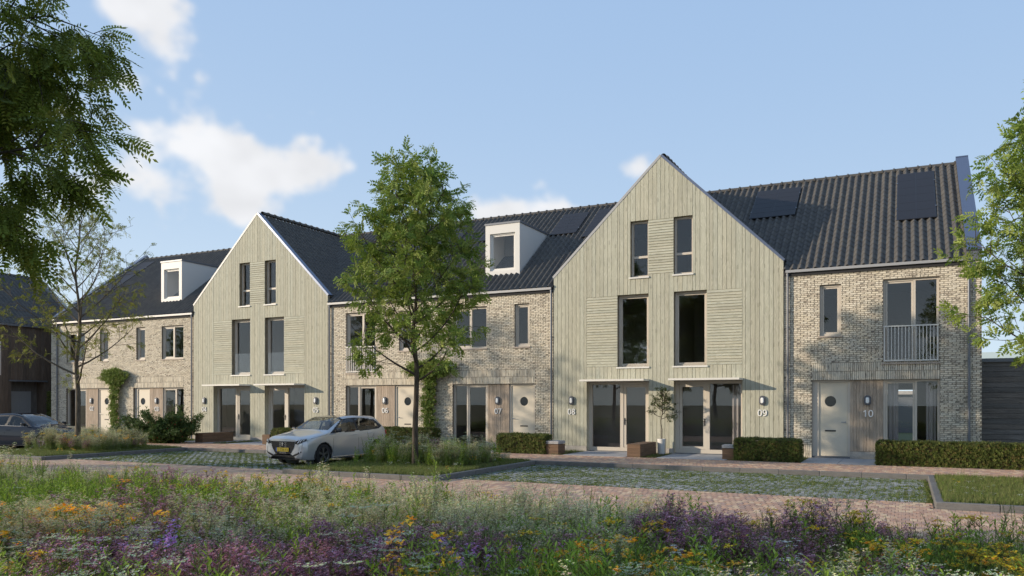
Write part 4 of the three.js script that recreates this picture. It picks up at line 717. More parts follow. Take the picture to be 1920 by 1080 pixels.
// ───────────────────────── hedges, climbers, shrubs ─────────────────────────
const HEDGE = simpleSprig(6, .07, .022, .038, 11), BUSH = simpleSprig(8, .15, .038, .062, 17), BOX = simpleSprig(7, .11, .03, .05, 29);
const hedgeC = [[.10, .135, .03], [.13, .165, .038], [.075, .105, .024], [.18, .20, .055], [.155, .13, .045]];
function hedge(label, x0, x1, z0, z1, h) {
  const w = x1 - x0, d = z1 - z0, t = thing('hedge', label, 'hedge', 'clipped front-garden hedges', [(x0 + x1) / 2, 0, (z0 + z1) / 2]), r = mulberry(Math.round(Math.abs(x0) * 100));
  boxm('inner_twigs', [-w / 2 + .05, w / 2 - .05, 0, h - .05, -d / 2 + .05, d / 2 - .05], M(.075, .065, .035, 1), t);
  const items = [], q = new THREE.Quaternion(); const put = (x, y, z, nx, ny, nz) => { const dn = new THREE.Vector3(nx + (r() - .5) * 1.3, ny + (r() - .5) * 1.3 + .25, nz + (r() - .5) * 1.3).normalize(); q.setFromUnitVectors(UPV, dn); const b = .05 * (fbm(x * 3 + 9, y * 4 + z * 3, 7, 2) - .5) * 1.6; const k = .7 + .6 * r(), c = pick(hedgeC, r), s = .8 + .55 * r(); items.push([new THREE.Matrix4().compose(P3.set(x + nx * b, y + ny * b, z + nz * b), q, S3.set(s, s, s)), [c[0] * k, c[1] * k, c[2] * k]]); };
  const den = 900; for (let i = 0; i < w * h * den; i++) put((r() - .5) * w, r() * h, d / 2 - .05 * r(), 0, 0, 1); for (let i = 0; i < w * d * den; i++) put((r() - .5) * w, h - .05 * r(), (r() - .5) * d, 0, 1, 0); for (const s of [-1, 1]) for (let i = 0; i < d * h * den; i++) put(s * (w / 2 - .05 * r()), r() * h, (r() - .5) * d, s, 0, 0); for (let i = 0; i < w * h * den * .4; i++) put((r() - .5) * w, r() * h, -d / 2 + .05 * r(), 0, 0, -1);
  instanced('foliage', HEDGE, mat.leafV, items, t, 'stuff');
}
hedge('long clipped hedge in front of the ground-floor window of house 10', -.72, 5.2, 1.5, 2.25, .62);
hedge('clipped hedge between entrance 09 and the door of house 10', -4.68, -2.85, 1.5, 2.3, .62);
hedge('clipped hedge in front of the pale door of house 07', -12.85, -11.03, 1.75, 2.35, .62);
hedge('clipped hedge below the climber, between houses 06 and 07', -19.6, -16.2, .75, 1.35, .72);
hedge('small clipped hedge in front of entrance 05', -23.5, -22.2, 1.3, 2.2, .62);
hedge('tall dark hedge between brick house 02 and the dark timber house', -42.6, -41.6, -1.4, -.6, 2.3);

function climber(label, x, top, spread, seed) {
  const t = thing('climbing_plant', label, 'climber', 'climbing plants on the brick walls', [x, 0, .03]), r = mulberry(seed), g = new GB();
  const wires = new GB(); wires.box(-.003, .003, 0, top + .1, .015, .021).box(-spread, spread, top - .003, top + .003, .022, .028); mesh('wire', wires, mat.steel, t);
  const stem = []; for (let i = 0; i <= 12; i++) stem.push(new THREE.Vector3(Math.sin(i * 1.3) * .04, top * i / 12, .06)); tube(g, stem, stem.map((_, i) => .02 * (1 - .05 * i)), 6); for (const s of [-1, 1]) { const b = []; for (let i = 0; i <= 7; i++) b.push(new THREE.Vector3(s * spread * i / 7, top + .06 * Math.sin(i), .07)); tube(g, b, b.map((_, i) => .014 - .001 * i), 5); } mesh('stem', g, mat.bark, t);
  const items = [], fl = [], q = new THREE.Quaternion(); const put = (X, Y, Z) => { const n = new THREE.Vector3((r() - .5) * 1.6, (r() - .6) * 1.4, .4 + r()).normalize(); q.setFromUnitVectors(UPV, n); const c = pick(greenA, r), k = .65 + .5 * r(), s = .8 + .6 * r(); items.push([new THREE.Matrix4().compose(P3.set(X, Y, Z), q, S3.set(s, s, s)), [c[0] * k, c[1] * k, c[2] * k]]); if (r() < .06) { const c2 = pick([[.35, .06, .03], [.42, .12, .04]], r), e = .014 + .01 * r(); fl.push([new THREE.Matrix4().compose(P3.set(X, Y, Z + .06), q, S3.set(e, e, e)), c2]); } };
  for (let i = 0; i < 900; i++) { const y = r() * top, w = .16 + .16 * fbm(y * 2.2, seed, 3, 2) + .05 * (y / top); put((r() + r() - 1) * w * 1.35 + .05 * Math.sin(y * 3), y, .05 + r() * .15); }
  for (let i = 0; i < 1500; i++) { const u = (r() + r() + r() - 1.5) / 1.5 * (spread + .05), a = Math.abs(u) / spread; put(u, top + (r() - .45) * .62 * (1 - .6 * a * a) + .05 * Math.sin(u * 7), .04 + r() * .3 * (1 - .5 * a)); }
  instanced('foliage', BUSH, mat.leafV, items, t, 'stuff'); instanced('blossoms', new THREE.IcosahedronGeometry(1, 0), M(1, 1, 1, .7), fl, t, 'stuff');
}
climber('flowering climber in a T shape on the brick wall behind the leafy street tree', -17.05, 3.08, 1.35, 7);
climber('flowering climber in a T shape on the brick wall above the dark rose shrubs', -35.95, 3.05, 1.15, 19);

function shrub(label, x, z, w, h, seed, dens = 2600) {
  const t = thing('rose_shrub', label, 'shrub', 'shrubs in front of houses 02 and 03', [x, -.02, z]), r = mulberry(seed), g = new GB(), items = [], fl = [], q = new THREE.Quaternion();
  const tips = []; for (let i = 0; i < 26; i++) { const a = r() * 6.28, e = .5 + r() * .95, L = h * (.5 + .8 * r() * r() + .25 * r()); const p = [new THREE.Vector3((r() - .5) * .2, 0, (r() - .5) * .2)]; const d = new THREE.Vector3(Math.cos(a) * Math.cos(e) * w / h * 1.1, Math.sin(e), Math.sin(a) * Math.cos(e)).normalize(); for (let k = 0; k < 6; k++) { d.y -= .05; d.x += (r() - .5) * .15; d.normalize(); p.push(p[k].clone().addScaledVector(d, L / 6)); } tube(g, p, p.map((_, k) => .012 - .0015 * k), 4); tips.push(p); }
  for (let i = 0; i < dens; i++) { const p = pick(tips, r), k = .6 + r() * 5.3, j = Math.min(5, Math.floor(k)), c0 = p[j].clone().lerp(p[j + 1], k - j); c0.x += (r() - .5) * .26; c0.y += (r() - .5) * .2; c0.z += (r() - .5) * .26; if (c0.y < .03) c0.y = .03 + r() * .1; q.setFromUnitVectors(UPV, new THREE.Vector3((r() - .5) * 2, r() * 1.4 - .2, (r() - .5) * 2).normalize()); const c = pick([[.065, .115, .03], [.085, .14, .036], [.11, .16, .045]], r), k2 = .7 + .6 * r(), s = .9 + .6 * r(); items.push([new THREE.Matrix4().compose(c0, q, S3.set(s, s, s)), [c[0] * k2, c[1] * k2, c[2] * k2]]); if (r() < .035) { const e = .018 + .012 * r(); fl.push([new THREE.Matrix4().compose(c0.clone().add(new THREE.Vector3(0, .03, .06)), q, S3.set(e, e, e)), [.38, .05, .035]]); } }
  mesh('stems', g, mat.bark, t); instanced('foliage', BUSH, mat.leafV, items, t, 'stuff'); instanced('blossoms', new THREE.IcosahedronGeometry(1, 0), M(1, 1, 1, .7), fl, t, 'stuff');
}
shrub('round dark green rose shrub below the left climber', -30.2, 3.2, 1.3, 1.35, 51);
shrub('dark green rose shrub in front of the pale door of house 03', -28.7, 3.3, 1.3, 1.2, 53);
shrub('tall loose rose shrub in front of the ground-floor window of house 03', -28.1, 3.0, 1.0, 1.75, 57, 2000);
{ // potted tree
  const t = thing('potted_tree', 'small potted tree in a white planter beside the timber bench', 'potted tree', null, [-7.5, 0, .42]), s = growTree({ height: 1.75, base: .75, radius: .62, trunk: .022, wobble: .08, limbs: 15, lowAngle: .2, topAngle: 1.1, lift: .3, twigs: 8, fine: 14, spray: .09, leaves: 4, droop: -.1, seed: 71, profile: t2 => .9 - .5 * t2 });
  const pot = [[.15, 0], [.17, .5], [.17, .52], [.145, .52], [.14, .46], [0, .46]].map(p => new THREE.Vector2(...p)); const g = new THREE.LatheGeometry(pot, 4); g.rotateY(Math.PI / 4); mesh('pot', g, M(.62, .60, .56, .6), t);
  const tr = mesh('trunk', s.wood, mat.bark, t); tr.position.y = .42; const r = mulberry(3); const c = instanced('crown', BOX, mat.leafV, leafItems(s.spots, r, [[.06, .085, .025], [.08, .11, .035], [.12, .14, .06]], .5, .85, .1), t, 'stuff'); c.position.y = .42;
}

// ───────────────────────── grass ─────────────────────────
function tuft(n, h, w, seed, spread, cols) { const g = new GB(true), r = mulberry(seed); for (let i = 0; i < n; i++) { const a = r() * 6.28, R0 = spread * Math.sqrt(r()), x = Math.cos(a) * R0, z = Math.sin(a) * R0, b = r() * 6.28, L = h * (.55 + .6 * r()), lean = .15 + .55 * r(), dx = Math.cos(b), dz = Math.sin(b), c = pick(cols, r); const p = t => [x + dx * lean * L * t * t, L * t * (1 - .18 * lean * t), z + dz * lean * L * t * t], s = [-dz, dx], W = t => w * (1 - t * .75); g.col = c; const [p0, p1, p2] = [p(0), p(.55), p(1)]; g.quad([p0[0] - s[0] * W(0), p0[1], p0[2] - s[1] * W(0)], [p0[0] + s[0] * W(0), p0[1], p0[2] + s[1] * W(0)], [p1[0] + s[0] * W(.55), p1[1], p1[2] + s[1] * W(.55)], [p1[0] - s[0] * W(.55), p1[1], p1[2] - s[1] * W(.55)]).tri([p1[0] - s[0] * W(.55), p1[1], p1[2] - s[1] * W(.55)], [p1[0] + s[0] * W(.55), p1[1], p1[2] + s[1] * W(.55)], p2); } return g.geo(); }
const G1 = [[.14, .205, .045], [.18, .24, .06], [.115, .175, .04], [.24, .25, .09], [.28, .25, .12]];
const lawnT = tuft(12, .085, .0035, 5, .06, G1), bayT = tuft(14, .042, .0045, 8, .042, G1), longT = tuft(16, .42, .0045, 12, .08, [[.19, .25, .055], [.24, .27, .08], [.15, .21, .045], [.32, .30, .13]]);
function scatter(name, geo, list, label, category, m = mat.plantV) { if (!list.length) return; const o = instanced(numbered(name), geo, m, list, scene, 'stuff'); o.userData.label = label; o.userData.category = category; return o; }
const place = (x, y, z, s, r, k = 1, tilt = .12) => { const e = new THREE.Euler((r() - .5) * 2 * tilt, r() * 6.28, (r() - .5) * 2 * tilt); return [new THREE.Matrix4().compose(P3.set(x, y, z), Q.setFromEuler(e), S3.set(s, s * (.85 + .3 * r()), s)), [k, k, k]]; };
{
  const r = mulberry(901), lawn = [], bay = [];
  for (const [a, b] of PX) for (let i = 0; i < Math.min(6, b - a) * 5.6 * 420; i++) { const x = rr(a + .16, Math.min(b, a + 6) - .16, r), z = rr(KZ + .16, KF - .16, r); lawn.push(place(x, -.03, z, .8 + .6 * r(), r, .75 + .5 * r())); }
  for (let i = 0; i < 9000; i++) { const x = rr(-36, 6, r), z = rr(.08, 2.4, r); if ([[-2.78, -.78], [-10.35, -8.15], [-7.15, -4.95], [-13.6, -12.6], [-18.9, -17.9], [-29.1, -26.9], [-25.9, -23.7], [-34.8, -33.6]].some(([a, b]) => x > a - .03 && x < b + .03)) continue; lawn.push(place(x, -.03, z, .7 + .5 * r(), r, .7 + .4 * r())); }
  bays.forEach(([a, b]) => { const n = (b - Math.max(a, -38)) * 4.8 * 330; for (let i = 0; i < n; i++) { const x = rr(Math.max(a, -38) + .03, b - .03, r), z = rr(KZ + .16, PARKZ - .02, r); const row = Math.round((z - KZ - .2) / .136), zc = KZ + .2 + row * .136, onBlockZ = Math.abs(z - zc) < .036, xo = ((x - a - .14 - (((row % 2) + 2) % 2) * .136) % .272 + .272) % .272, onBlockX = xo < .09 || xo > .182; const dens = fbm(x * 1.1, z * 1.4, 77, 3); if (onBlockZ && onBlockX && r() > sstep(.44, .68, dens) * .6) continue; bay.push(place(x, -.142, z, .7 + .7 * r() * (dens + .3), r, .75 + .5 * r(), .3)); } });
  const l = scatter('lawn_grass', lawnT, lawn, 'short green grass in the planting beds and front gardens', 'grass'), p = scatter('parking_grass', bayT, bay, 'low green grass growing between the parking bay pavers', 'grass');
}
// ───────────────────────── meadow plants ─────────────────────────
const stemOf = (g, pts, r0, col) => { g.col = col; tube(g, pts, pts.map((_, i) => r0 * (1 - .6 * i / (pts.length - 1))), 3); };
const blade = (g, p, d, L, w, col) => { g.col = col; const dd = new THREE.Vector3(...d).normalize(), s = new THREE.Vector3().crossVectors(dd, UPV); if (s.lengthSq() < .001) s.set(1, 0, 0); s.normalize().multiplyScalar(w / 2); const m = [p.x + dd.x * L * .5, p.y + dd.y * L * .5, p.z + dd.z * L * .5], e = [p.x + dd.x * L, p.y + dd.y * L - L * .12, p.z + dd.z * L]; g.tri(p.toArray(), [m[0] + s.x, m[1], m[2] + s.z], e).tri(p.toArray(), e, [m[0] - s.x, m[1], m[2] - s.z]); };
const petalDot = (g, p, rad, col, r) => { g.col = col.map(c => c * (.8 + .4 * r())); const a = r() * 6.28, n = 3; for (let i = 0; i < n; i++) { const b = a + i * 2.094, c = b + 1.3, h = (r() - .3) * rad; g.tri([p.x, p.y, p.z], [p.x + Math.cos(b) * rad, p.y + h, p.z + Math.sin(b) * rad], [p.x + Math.cos(c) * rad, p.y + h * .5 + rad * .3, p.z + Math.sin(c) * rad]); } };
function plant(kind, seed) {
  const g = new GB(true), r = mulberry(seed), V3 = (x, y, z) => new THREE.Vector3(x, y, z), stemC = [.08, .11, .03];
  const stems = { leafy: 5, silver: 6, purple: 7, yellow: 5, ragwort: 3, lace: 3, daisy: 6, spike: 3, pink: 5 }[kind];
  for (let s = 0; s < stems; s++) {
    const a = r() * 6.28, R0 = .10 * Math.sqrt(r()), lean = .05 + .16 * r(), H = (.8 + .35 * r()) * ({ leafy: .60, silver: .58, purple: .50, yellow: .48, ragwort: .66, lace: .66, daisy: .46, spike: .72, pink: .5 }[kind]);
    const base = V3(Math.cos(a) * R0, 0, Math.sin(a) * R0), at_ = t => V3(base.x + Math.cos(a) * lean * H * t * t, H * t, base.z + Math.sin(a) * lean * H * t * t); const pts = [0, .35, .7, 1].map(at_);
    stemOf(g, pts, .0035, kind === 'silver' ? [.16, .17, .11] : kind === 'purple' ? [.10, .085, .05] : stemC);
    const leaves = (n, L, w, cols, t0 = .08, t1 = .95) => { for (let i = 0; i < n; i++) { const t = lerp(t0, t1, (i + r()) / n), b = i * 2.4 + r(), l = L * (1.15 - .6 * t) * (.7 + .6 * r()); blade(g, at_(t), [Math.cos(b), .75 + .3 * r(), Math.sin(b)], l, w, pick(cols, r)); } };
    const GR = [[.21, .30, .05], [.165, .245, .04], [.26, .34, .07]];
    if (kind === 'leafy') leaves(34, .125, .019, [[.25, .35, .04], [.20, .30, .036], [.31, .40, .07]], .05, 1);
    if (kind === 'spike') { leaves(24, .09, .013, GR, .1, .85); for (let i = 0; i < 16; i++) { const p = at_(.75 + .25 * i / 16); petalDot(g, p, .010, [.16, .19, .06], r); } }
    if (kind === 'silver') { leaves(22, .11, .016, [[.27, .33, .13], [.22, .29, .08]], .05, .6); for (let i = 0; i < 16; i++) { const t = lerp(.38, 1, r()), p = at_(t), b = r() * 6.28, L = .13 * (1.15 - t * .8); const e = V3(p.x + Math.cos(b) * L, p.y + .05 + .06 * r(), p.z + Math.sin(b) * L); stemOf(g, [p, e], .0016, [.24, .25, .17]); for (let k = 0; k < 5; k++) petalDot(g, V3(e.x + (r() - .5) * .05, e.y + (r() - .5) * .05, e.z + (r() - .5) * .06), .012, pick([[.66, .60, .40], [.54, .50, .30], [.38, .40, .19]], r), r); } }
    if (kind === 'purple') { leaves(20, .06, .017, [[.18, .23, .05], [.17, .18, .065]], .05, .9); for (let i = 0; i < 11; i++) { const t = lerp(.50, 1, r()), p = at_(t), b = r() * 6.28, L = .09 * (1.3 - t * .7); const e = V3(p.x + Math.cos(b) * L, p.y + .05 * r() + .02, p.z + Math.sin(b) * L); stemOf(g, [p, e], .0014, [.11, .07, .05]); for (let k = 0; k < 6; k++) petalDot(g, V3(e.x + (r() - .5) * .038, e.y + (r() - .5) * .03, e.z + (r() - .5) * .038), .013, pick([[.44, .21, .28], [.29, .135, .185], [.60, .36, .43], [.16, .085, .09]], r), r); } }
    if (kind === 'pink') { leaves(12, .06, .012, GR, .05, .8); for (let i = 0; i < 9; i++) { const p = at_(.72 + .28 * r()); p.x += (r() - .5) * .06; p.z += (r() - .5) * .06; petalDot(g, p, .023, pick([[.58, .28, .56], [.48, .30, .62]], r), r); } }
    if (kind === 'yellow') { leaves(18, .12, .017, GR, .05, .9); const t = at_(1); for (let i = 0; i < 7; i++) { const p = V3(t.x + (r() - .5) * .09, t.y + (r() - .4) * .05, t.z + (r() - .5) * .09); petalDot(g, p, .029, pick([[.85, .50, .04], [.78, .40, .025], [.88, .60, .10]], r), r); } }
    if (kind === 'ragwort') { leaves(18, .11, .017, GR, .05, .85); const t = at_(.92); for (let i = 0; i < 11; i++) { const b = r() * 6.28, L = .025 + .06 * r(), e = V3(t.x + Math.cos(b) * L, t.y + .055 + .02 * r(), t.z + Math.sin(b) * L); stemOf(g, [t, e], .0014, stemC); petalDot(g, e, .017, pick([[.72, .52, .03], [.45, .28, .02], [.66, .50, .04]], r), r); petalDot(g, V3(e.x + .01, e.y - .004, e.z), .010, [.40, .25, .02], r); } }
    if (kind === 'lace') { leaves(8, .09, .010, GR, .05, .7); const t = at_(.95); for (let i = 0; i < 24; i++) { const b = r() * 6.28, q = Math.sqrt(r()), L = .075 * q, e = V3(t.x + Math.cos(b) * L, t.y + .035 + .012 * q * q, t.z + Math.sin(b) * L); if (i < 9) stemOf(g, [t, e], .0012, stemC); for (let k = 0; k < 2; k++) petalDot(g, V3(e.x + (r() - .5) * .015, e.y, e.z + (r() - .5) * .015), .0085, pick([[.50, .54, .40], [.40, .46, .30]], r), r); } }
    if (kind === 'daisy') { leaves(14, .07, .012, GR, .05, .85); for (let k = 0; k < 3; k++) { const p = at_(.9 + .1 * r()); p.x += (r() - .5) * .1; p.z += (r() - .5) * .1; stemOf(g, [at_(.7), p], .0015, stemC); g.col = [.74, .74, .68]; const n = 8; for (let i = 0; i < n; i++) { const b = i / n * 6.283, c = b + .5; g.tri(p.toArray(), [p.x + Math.cos(b) * .022, p.y - .006, p.z + Math.sin(b) * .022], [p.x + Math.cos(c) * .022, p.y - .006, p.z + Math.sin(c) * .022]); } petalDot(g, V3(p.x, p.y + .005, p.z), .007, [.55, .45, .06], r); } }
  }
  return g.geo();
}
const kinds = ['leafy', 'silver', 'purple', 'yellow', 'ragwort', 'lace', 'daisy', 'spike', 'pink'];
const plantGeos = Object.fromEntries(kinds.map((k, i) => [k, [0, 1, 2].map(j => plant(k, 1000 + i * 10 + j))]));
{
  const r = mulberry(733), bag = {}, grass = []; const put = (k, x, y, z, s) => { const j = Math.floor(r() * 3); (bag[k + j] = bag[k + j] || []).push(place(x, y, z, s, r, 1.05 + .5 * r(), .14)); };
  // drifts on the ground: [pixel x, pixel y of the plant tops there, radius x, radius z in metres, kind weights]
  const D = [[60, 900, 2.2, 1.2, { spike: 1, silver: 1 }], [200, 920, 2.6, 1.3, { leafy: 5, spike: 1 }], [330, 905, 1.2, .8, { purple: 4, silver: 1 }], [330, 950, 1.3, .8, { purple: 5 }], [70, 970, 1.4, .8, { silver: 3, yellow: 5 }], [160, 965, .8, .6, { yellow: 9, leafy: 1 }], [40, 1030, .9, .6, { yellow: 8, lace: 1.5 }], [230, 1010, 1.0, .6, { purple: 4, pink: 2, yellow: 1 }], [430, 985, 1.0, .8, { silver: 3, daisy: 2 }], [480, 1040, 1.4, .6, { purple: 6 }], [180, 1060, .8, .5, { purple: 3, lace: 1, leafy: 1 }], [330, 1065, .9, .5, { purple: 5 }], [600, 1070, .9, .5, { purple: 5, leafy: 1 }], [1000, 1072, .6, .4, { leafy: 4, spike: 2 }], [1430, 1068, .5, .4, { purple: 3, daisy: 2 }], [350, 1000, .9, .5, { daisy: 4, silver: 2 }], [560, 925, 2.0, .9, { ragwort: 3, leafy: 2, silver: 1 }], [560, 970, 1.4, .7, { silver: 5, leafy: 1 }], [700, 940, 1.1, 1.0, { leafy: 3, spike: 2, silver: 2 }], [660, 1005, 1.1, .6, { purple: 5, silver: 1 }], [730, 1050, .8, .5, { yellow: 5, lace: 2 }], [860, 960, 1.4, .9, { silver: 6 }], [940, 1030, .6, .5, { pink: 3, purple: 2, yellow: 1 }], [1020, 970, 1.1, .9, { silver: 5, leafy: 1 }], [1130, 960, .9, .8, { leafy: 3, spike: 3, silver: 2 }], [1070, 1040, .7, .5, { spike: 3, leafy: 3, yellow: 2 }], [1230, 1050, .7, .4, { yellow: 8, daisy: 2, silver: 2 }], [1350, 985, 1.1, .9, { purple: 7, spike: 1 }], [1330, 1050, .5, .4, { yellow: 4, daisy: 2 }], [1470, 985, .9, .6, { ragwort: 3, spike: 1 }], [1470, 1030, .5, .4, { daisy: 3, purple: 2, yellow: 1 }], [1590, 1000, .8, .6, { leafy: 3, ragwort: 2 }], [1670, 975, .75, .5, { purple: 7 }], [1600, 1060, .4, .3, { daisy: 5 }], [1740, 1030, .6, .5, { ragwort: 4, yellow: 2 }], [1740, 1062, .45, .3, { purple: 4, pink: 1 }], [1860, 1010, .9, .7, { ragwort: 4, spike: 3, leafy: 2 }], [1880, 1060, .5, .4, { ragwort: 4 }]];
  const spots = D.map(([px, py, rx, rz, w]) => { const [x, z] = at(px, py, .42); return { x, z, rx, rz, w }; });
  const N = 9600; for (let i = 0; i < N; i++) {
    const z = MEADOW + .2 + Math.pow(r(), .85) * 8.6, x = rr(-25, 7.5, r), F = Math.hypot(x, z - CZ); if (F < 4.2) continue;
    let tot = 0; const W = {}; for (const s of spots) { const d = ((x - s.x) / s.rx) ** 2 + ((z - s.z) / s.rz) ** 2, k = Math.exp(-d * 2.0); for (const q in s.w) { const m = s.w[q] * k * ({ purple: 2, yellow: .55, ragwort: .75, leafy: 1.2 }[q] || 1); W[q] = (W[q] || 0) + m; tot += m; } }
    const base = { leafy: .22, spike: .16, silver: .05, ragwort: .05, lace: F < 8 ? .05 : .01, yellow: .01 }; for (const q in base) { W[q] = (W[q] || 0) + base[q]; tot += base[q]; }
    let t = r() * tot, kind = 'leafy'; for (const q in W) { t -= W[q]; if (t <= 0) { kind = q; break; } }
    const near = sstep(MEADOW, MEADOW + .8, z); put(kind, x, -.11, z, (.62 + .45 * r() + .35 * Math.pow(r(), 5)) * lerp(.85, 1, near));
  }
  for (let i = 0; i < 22000; i++) { const z = MEADOW + .1 + r() * 9, x = rr(-26, 8, r), F = Math.hypot(x, z - CZ); if (F < 3.8) continue; grass.push(place(x, -.11, z, .6 + .6 * r(), r, 1.0 + .5 * r())); }
  // planting beds
  const bed = (x0, x1, z0, z1, n, w) => { const ks = Object.entries(w), tot = ks.reduce((a, [, b]) => a + b, 0); for (let i = 0; i < n; i++) { const u = r(), q = r(), x = lerp(x0, x1, u), z = lerp(z0, z1, q); let t = r() * tot, k = ks[0][0]; for (const [a, b] of ks) { t -= b; if (t <= 0) { k = a; break; } } put(k, x, -.03, z, (.75 + .45 * r()) * (n < 80 ? .42 : 1) * (.7 + .6 * fbm(x * 1.5, z * 1.5, 5, 2))); } };
  bed(-14.4, -10.7, 6.2, 8.6, 260, { silver: 2.5, lace: 4, spike: 4, leafy: 1.5, daisy: 1, yellow: .4, purple: .5 }); bed(-11.8, -10.5, 5.6, 7.0, 60, { silver: 4, purple: 2, daisy: 2 });
  bed(-29.3, -25.6, 6.4, 8.8, 240, { silver: 6, lace: 1, yellow: 1.2, purple: 1, ragwort: 1 }); bed(3.0, 6.5, 5.6, 9.6, 230, { ragwort: 4, leafy: 3, spike: 2, purple: 1.2 }); bed(2.2, 3.6, 6, 9, 40, { ragwort: 3, purple: 2, leafy: 2 });
  bed(-14.6, -10.3, 5.3, 10.5, 70, { daisy: 2, yellow: .6, spike: 2, lace: 1 }); bed(.7, 3.4, 5.4, 10.5, 46, { daisy: 2, spike: 3, ragwort: 1, lace: 1 }); bed(-29.4, -25.4, 5.4, 10.5, 50, { daisy: 2, yellow: .6, spike: 2 });
  bed(-16.3, -12.9, .3, 1.2, 22, { silver: 3, purple: 1 });
  const lab = { leafy: 'bright green leafy stems growing in the meadow', silver: 'pale silvery plants with tiny cream flowers', purple: 'purple flowering oregano clumps', yellow: 'orange-yellow flowers on leafy stems', ragwort: 'tall plants with flat yellow flower heads', lace: 'white lacy flower umbels', daisy: 'white daisies', spike: 'slim green flower spikes', pink: 'pink and lilac meadow flowers' };
  for (const k of kinds) { for (let j = 0; j < 3; j++) scatter(k === 'leafy' ? 'leafy_plants' : k === 'spike' ? 'green_spikes' : k === 'lace' ? 'lace_flowers' : k === 'silver' ? 'silver_plants' : k + '_flowers', plantGeos[k][j], bag[k + j] || [], lab[k], 'plants'); }
  scatter('meadow_grass', longT, grass, 'long green grass between the meadow flowers', 'grass');
}
// ───────────────────────── cars ─────────────────────────
// stations from nose to tail: [l, (half width, height) x 7 from sill to roof centre]
const inPoly = (P, x, y) => { let c = false; for (let i = 0, j = P.length - 1; i < P.length; j = i++) if ((P[i][1] > y) !== (P[j][1] > y) && x < (P[j][0] - P[i][0]) * (y - P[i][1]) / (P[j][1] - P[i][1]) + P[i][0]) c = !c; return c; };
const cat = (a, b, c, d, t) => .5 * (2 * b + (c - a) * t + (2 * a - 5 * b + 4 * c - d) * t * t + (3 * b - a - 3 * c + d) * t * t * t);
function carBody(st) { // smooth surface S(u 0..1 along, v 0..6 around) -> [l, w, y]
  const at1 = (arr, k) => { const i = Math.min(Math.floor(k), arr.length - 2), t = k - i, g = j => arr[clamp(j, 0, arr.length - 1)]; return [g(i - 1), g(i), g(i + 1), g(i + 2), t]; };
  return (u, v) => { const [a, b, c, d, t] = at1(st, u * (st.length - 1)); const rows = [a, b, c, d].map(s => { const pts = s.slice(1), [p, q, r_, w, tt] = at1(pts, v); return [s[0], cat(p[0], q[0], r_[0], w[0], tt), cat(p[1], q[1], r_[1], w[1], tt)]; }); const mono = (i) => cat(rows[0][i], rows[1][i], rows[2][i], rows[3][i], t); return [lerp(b[0], c[0], t), Math.max(0, mono(1)), mono(2)]; };
}
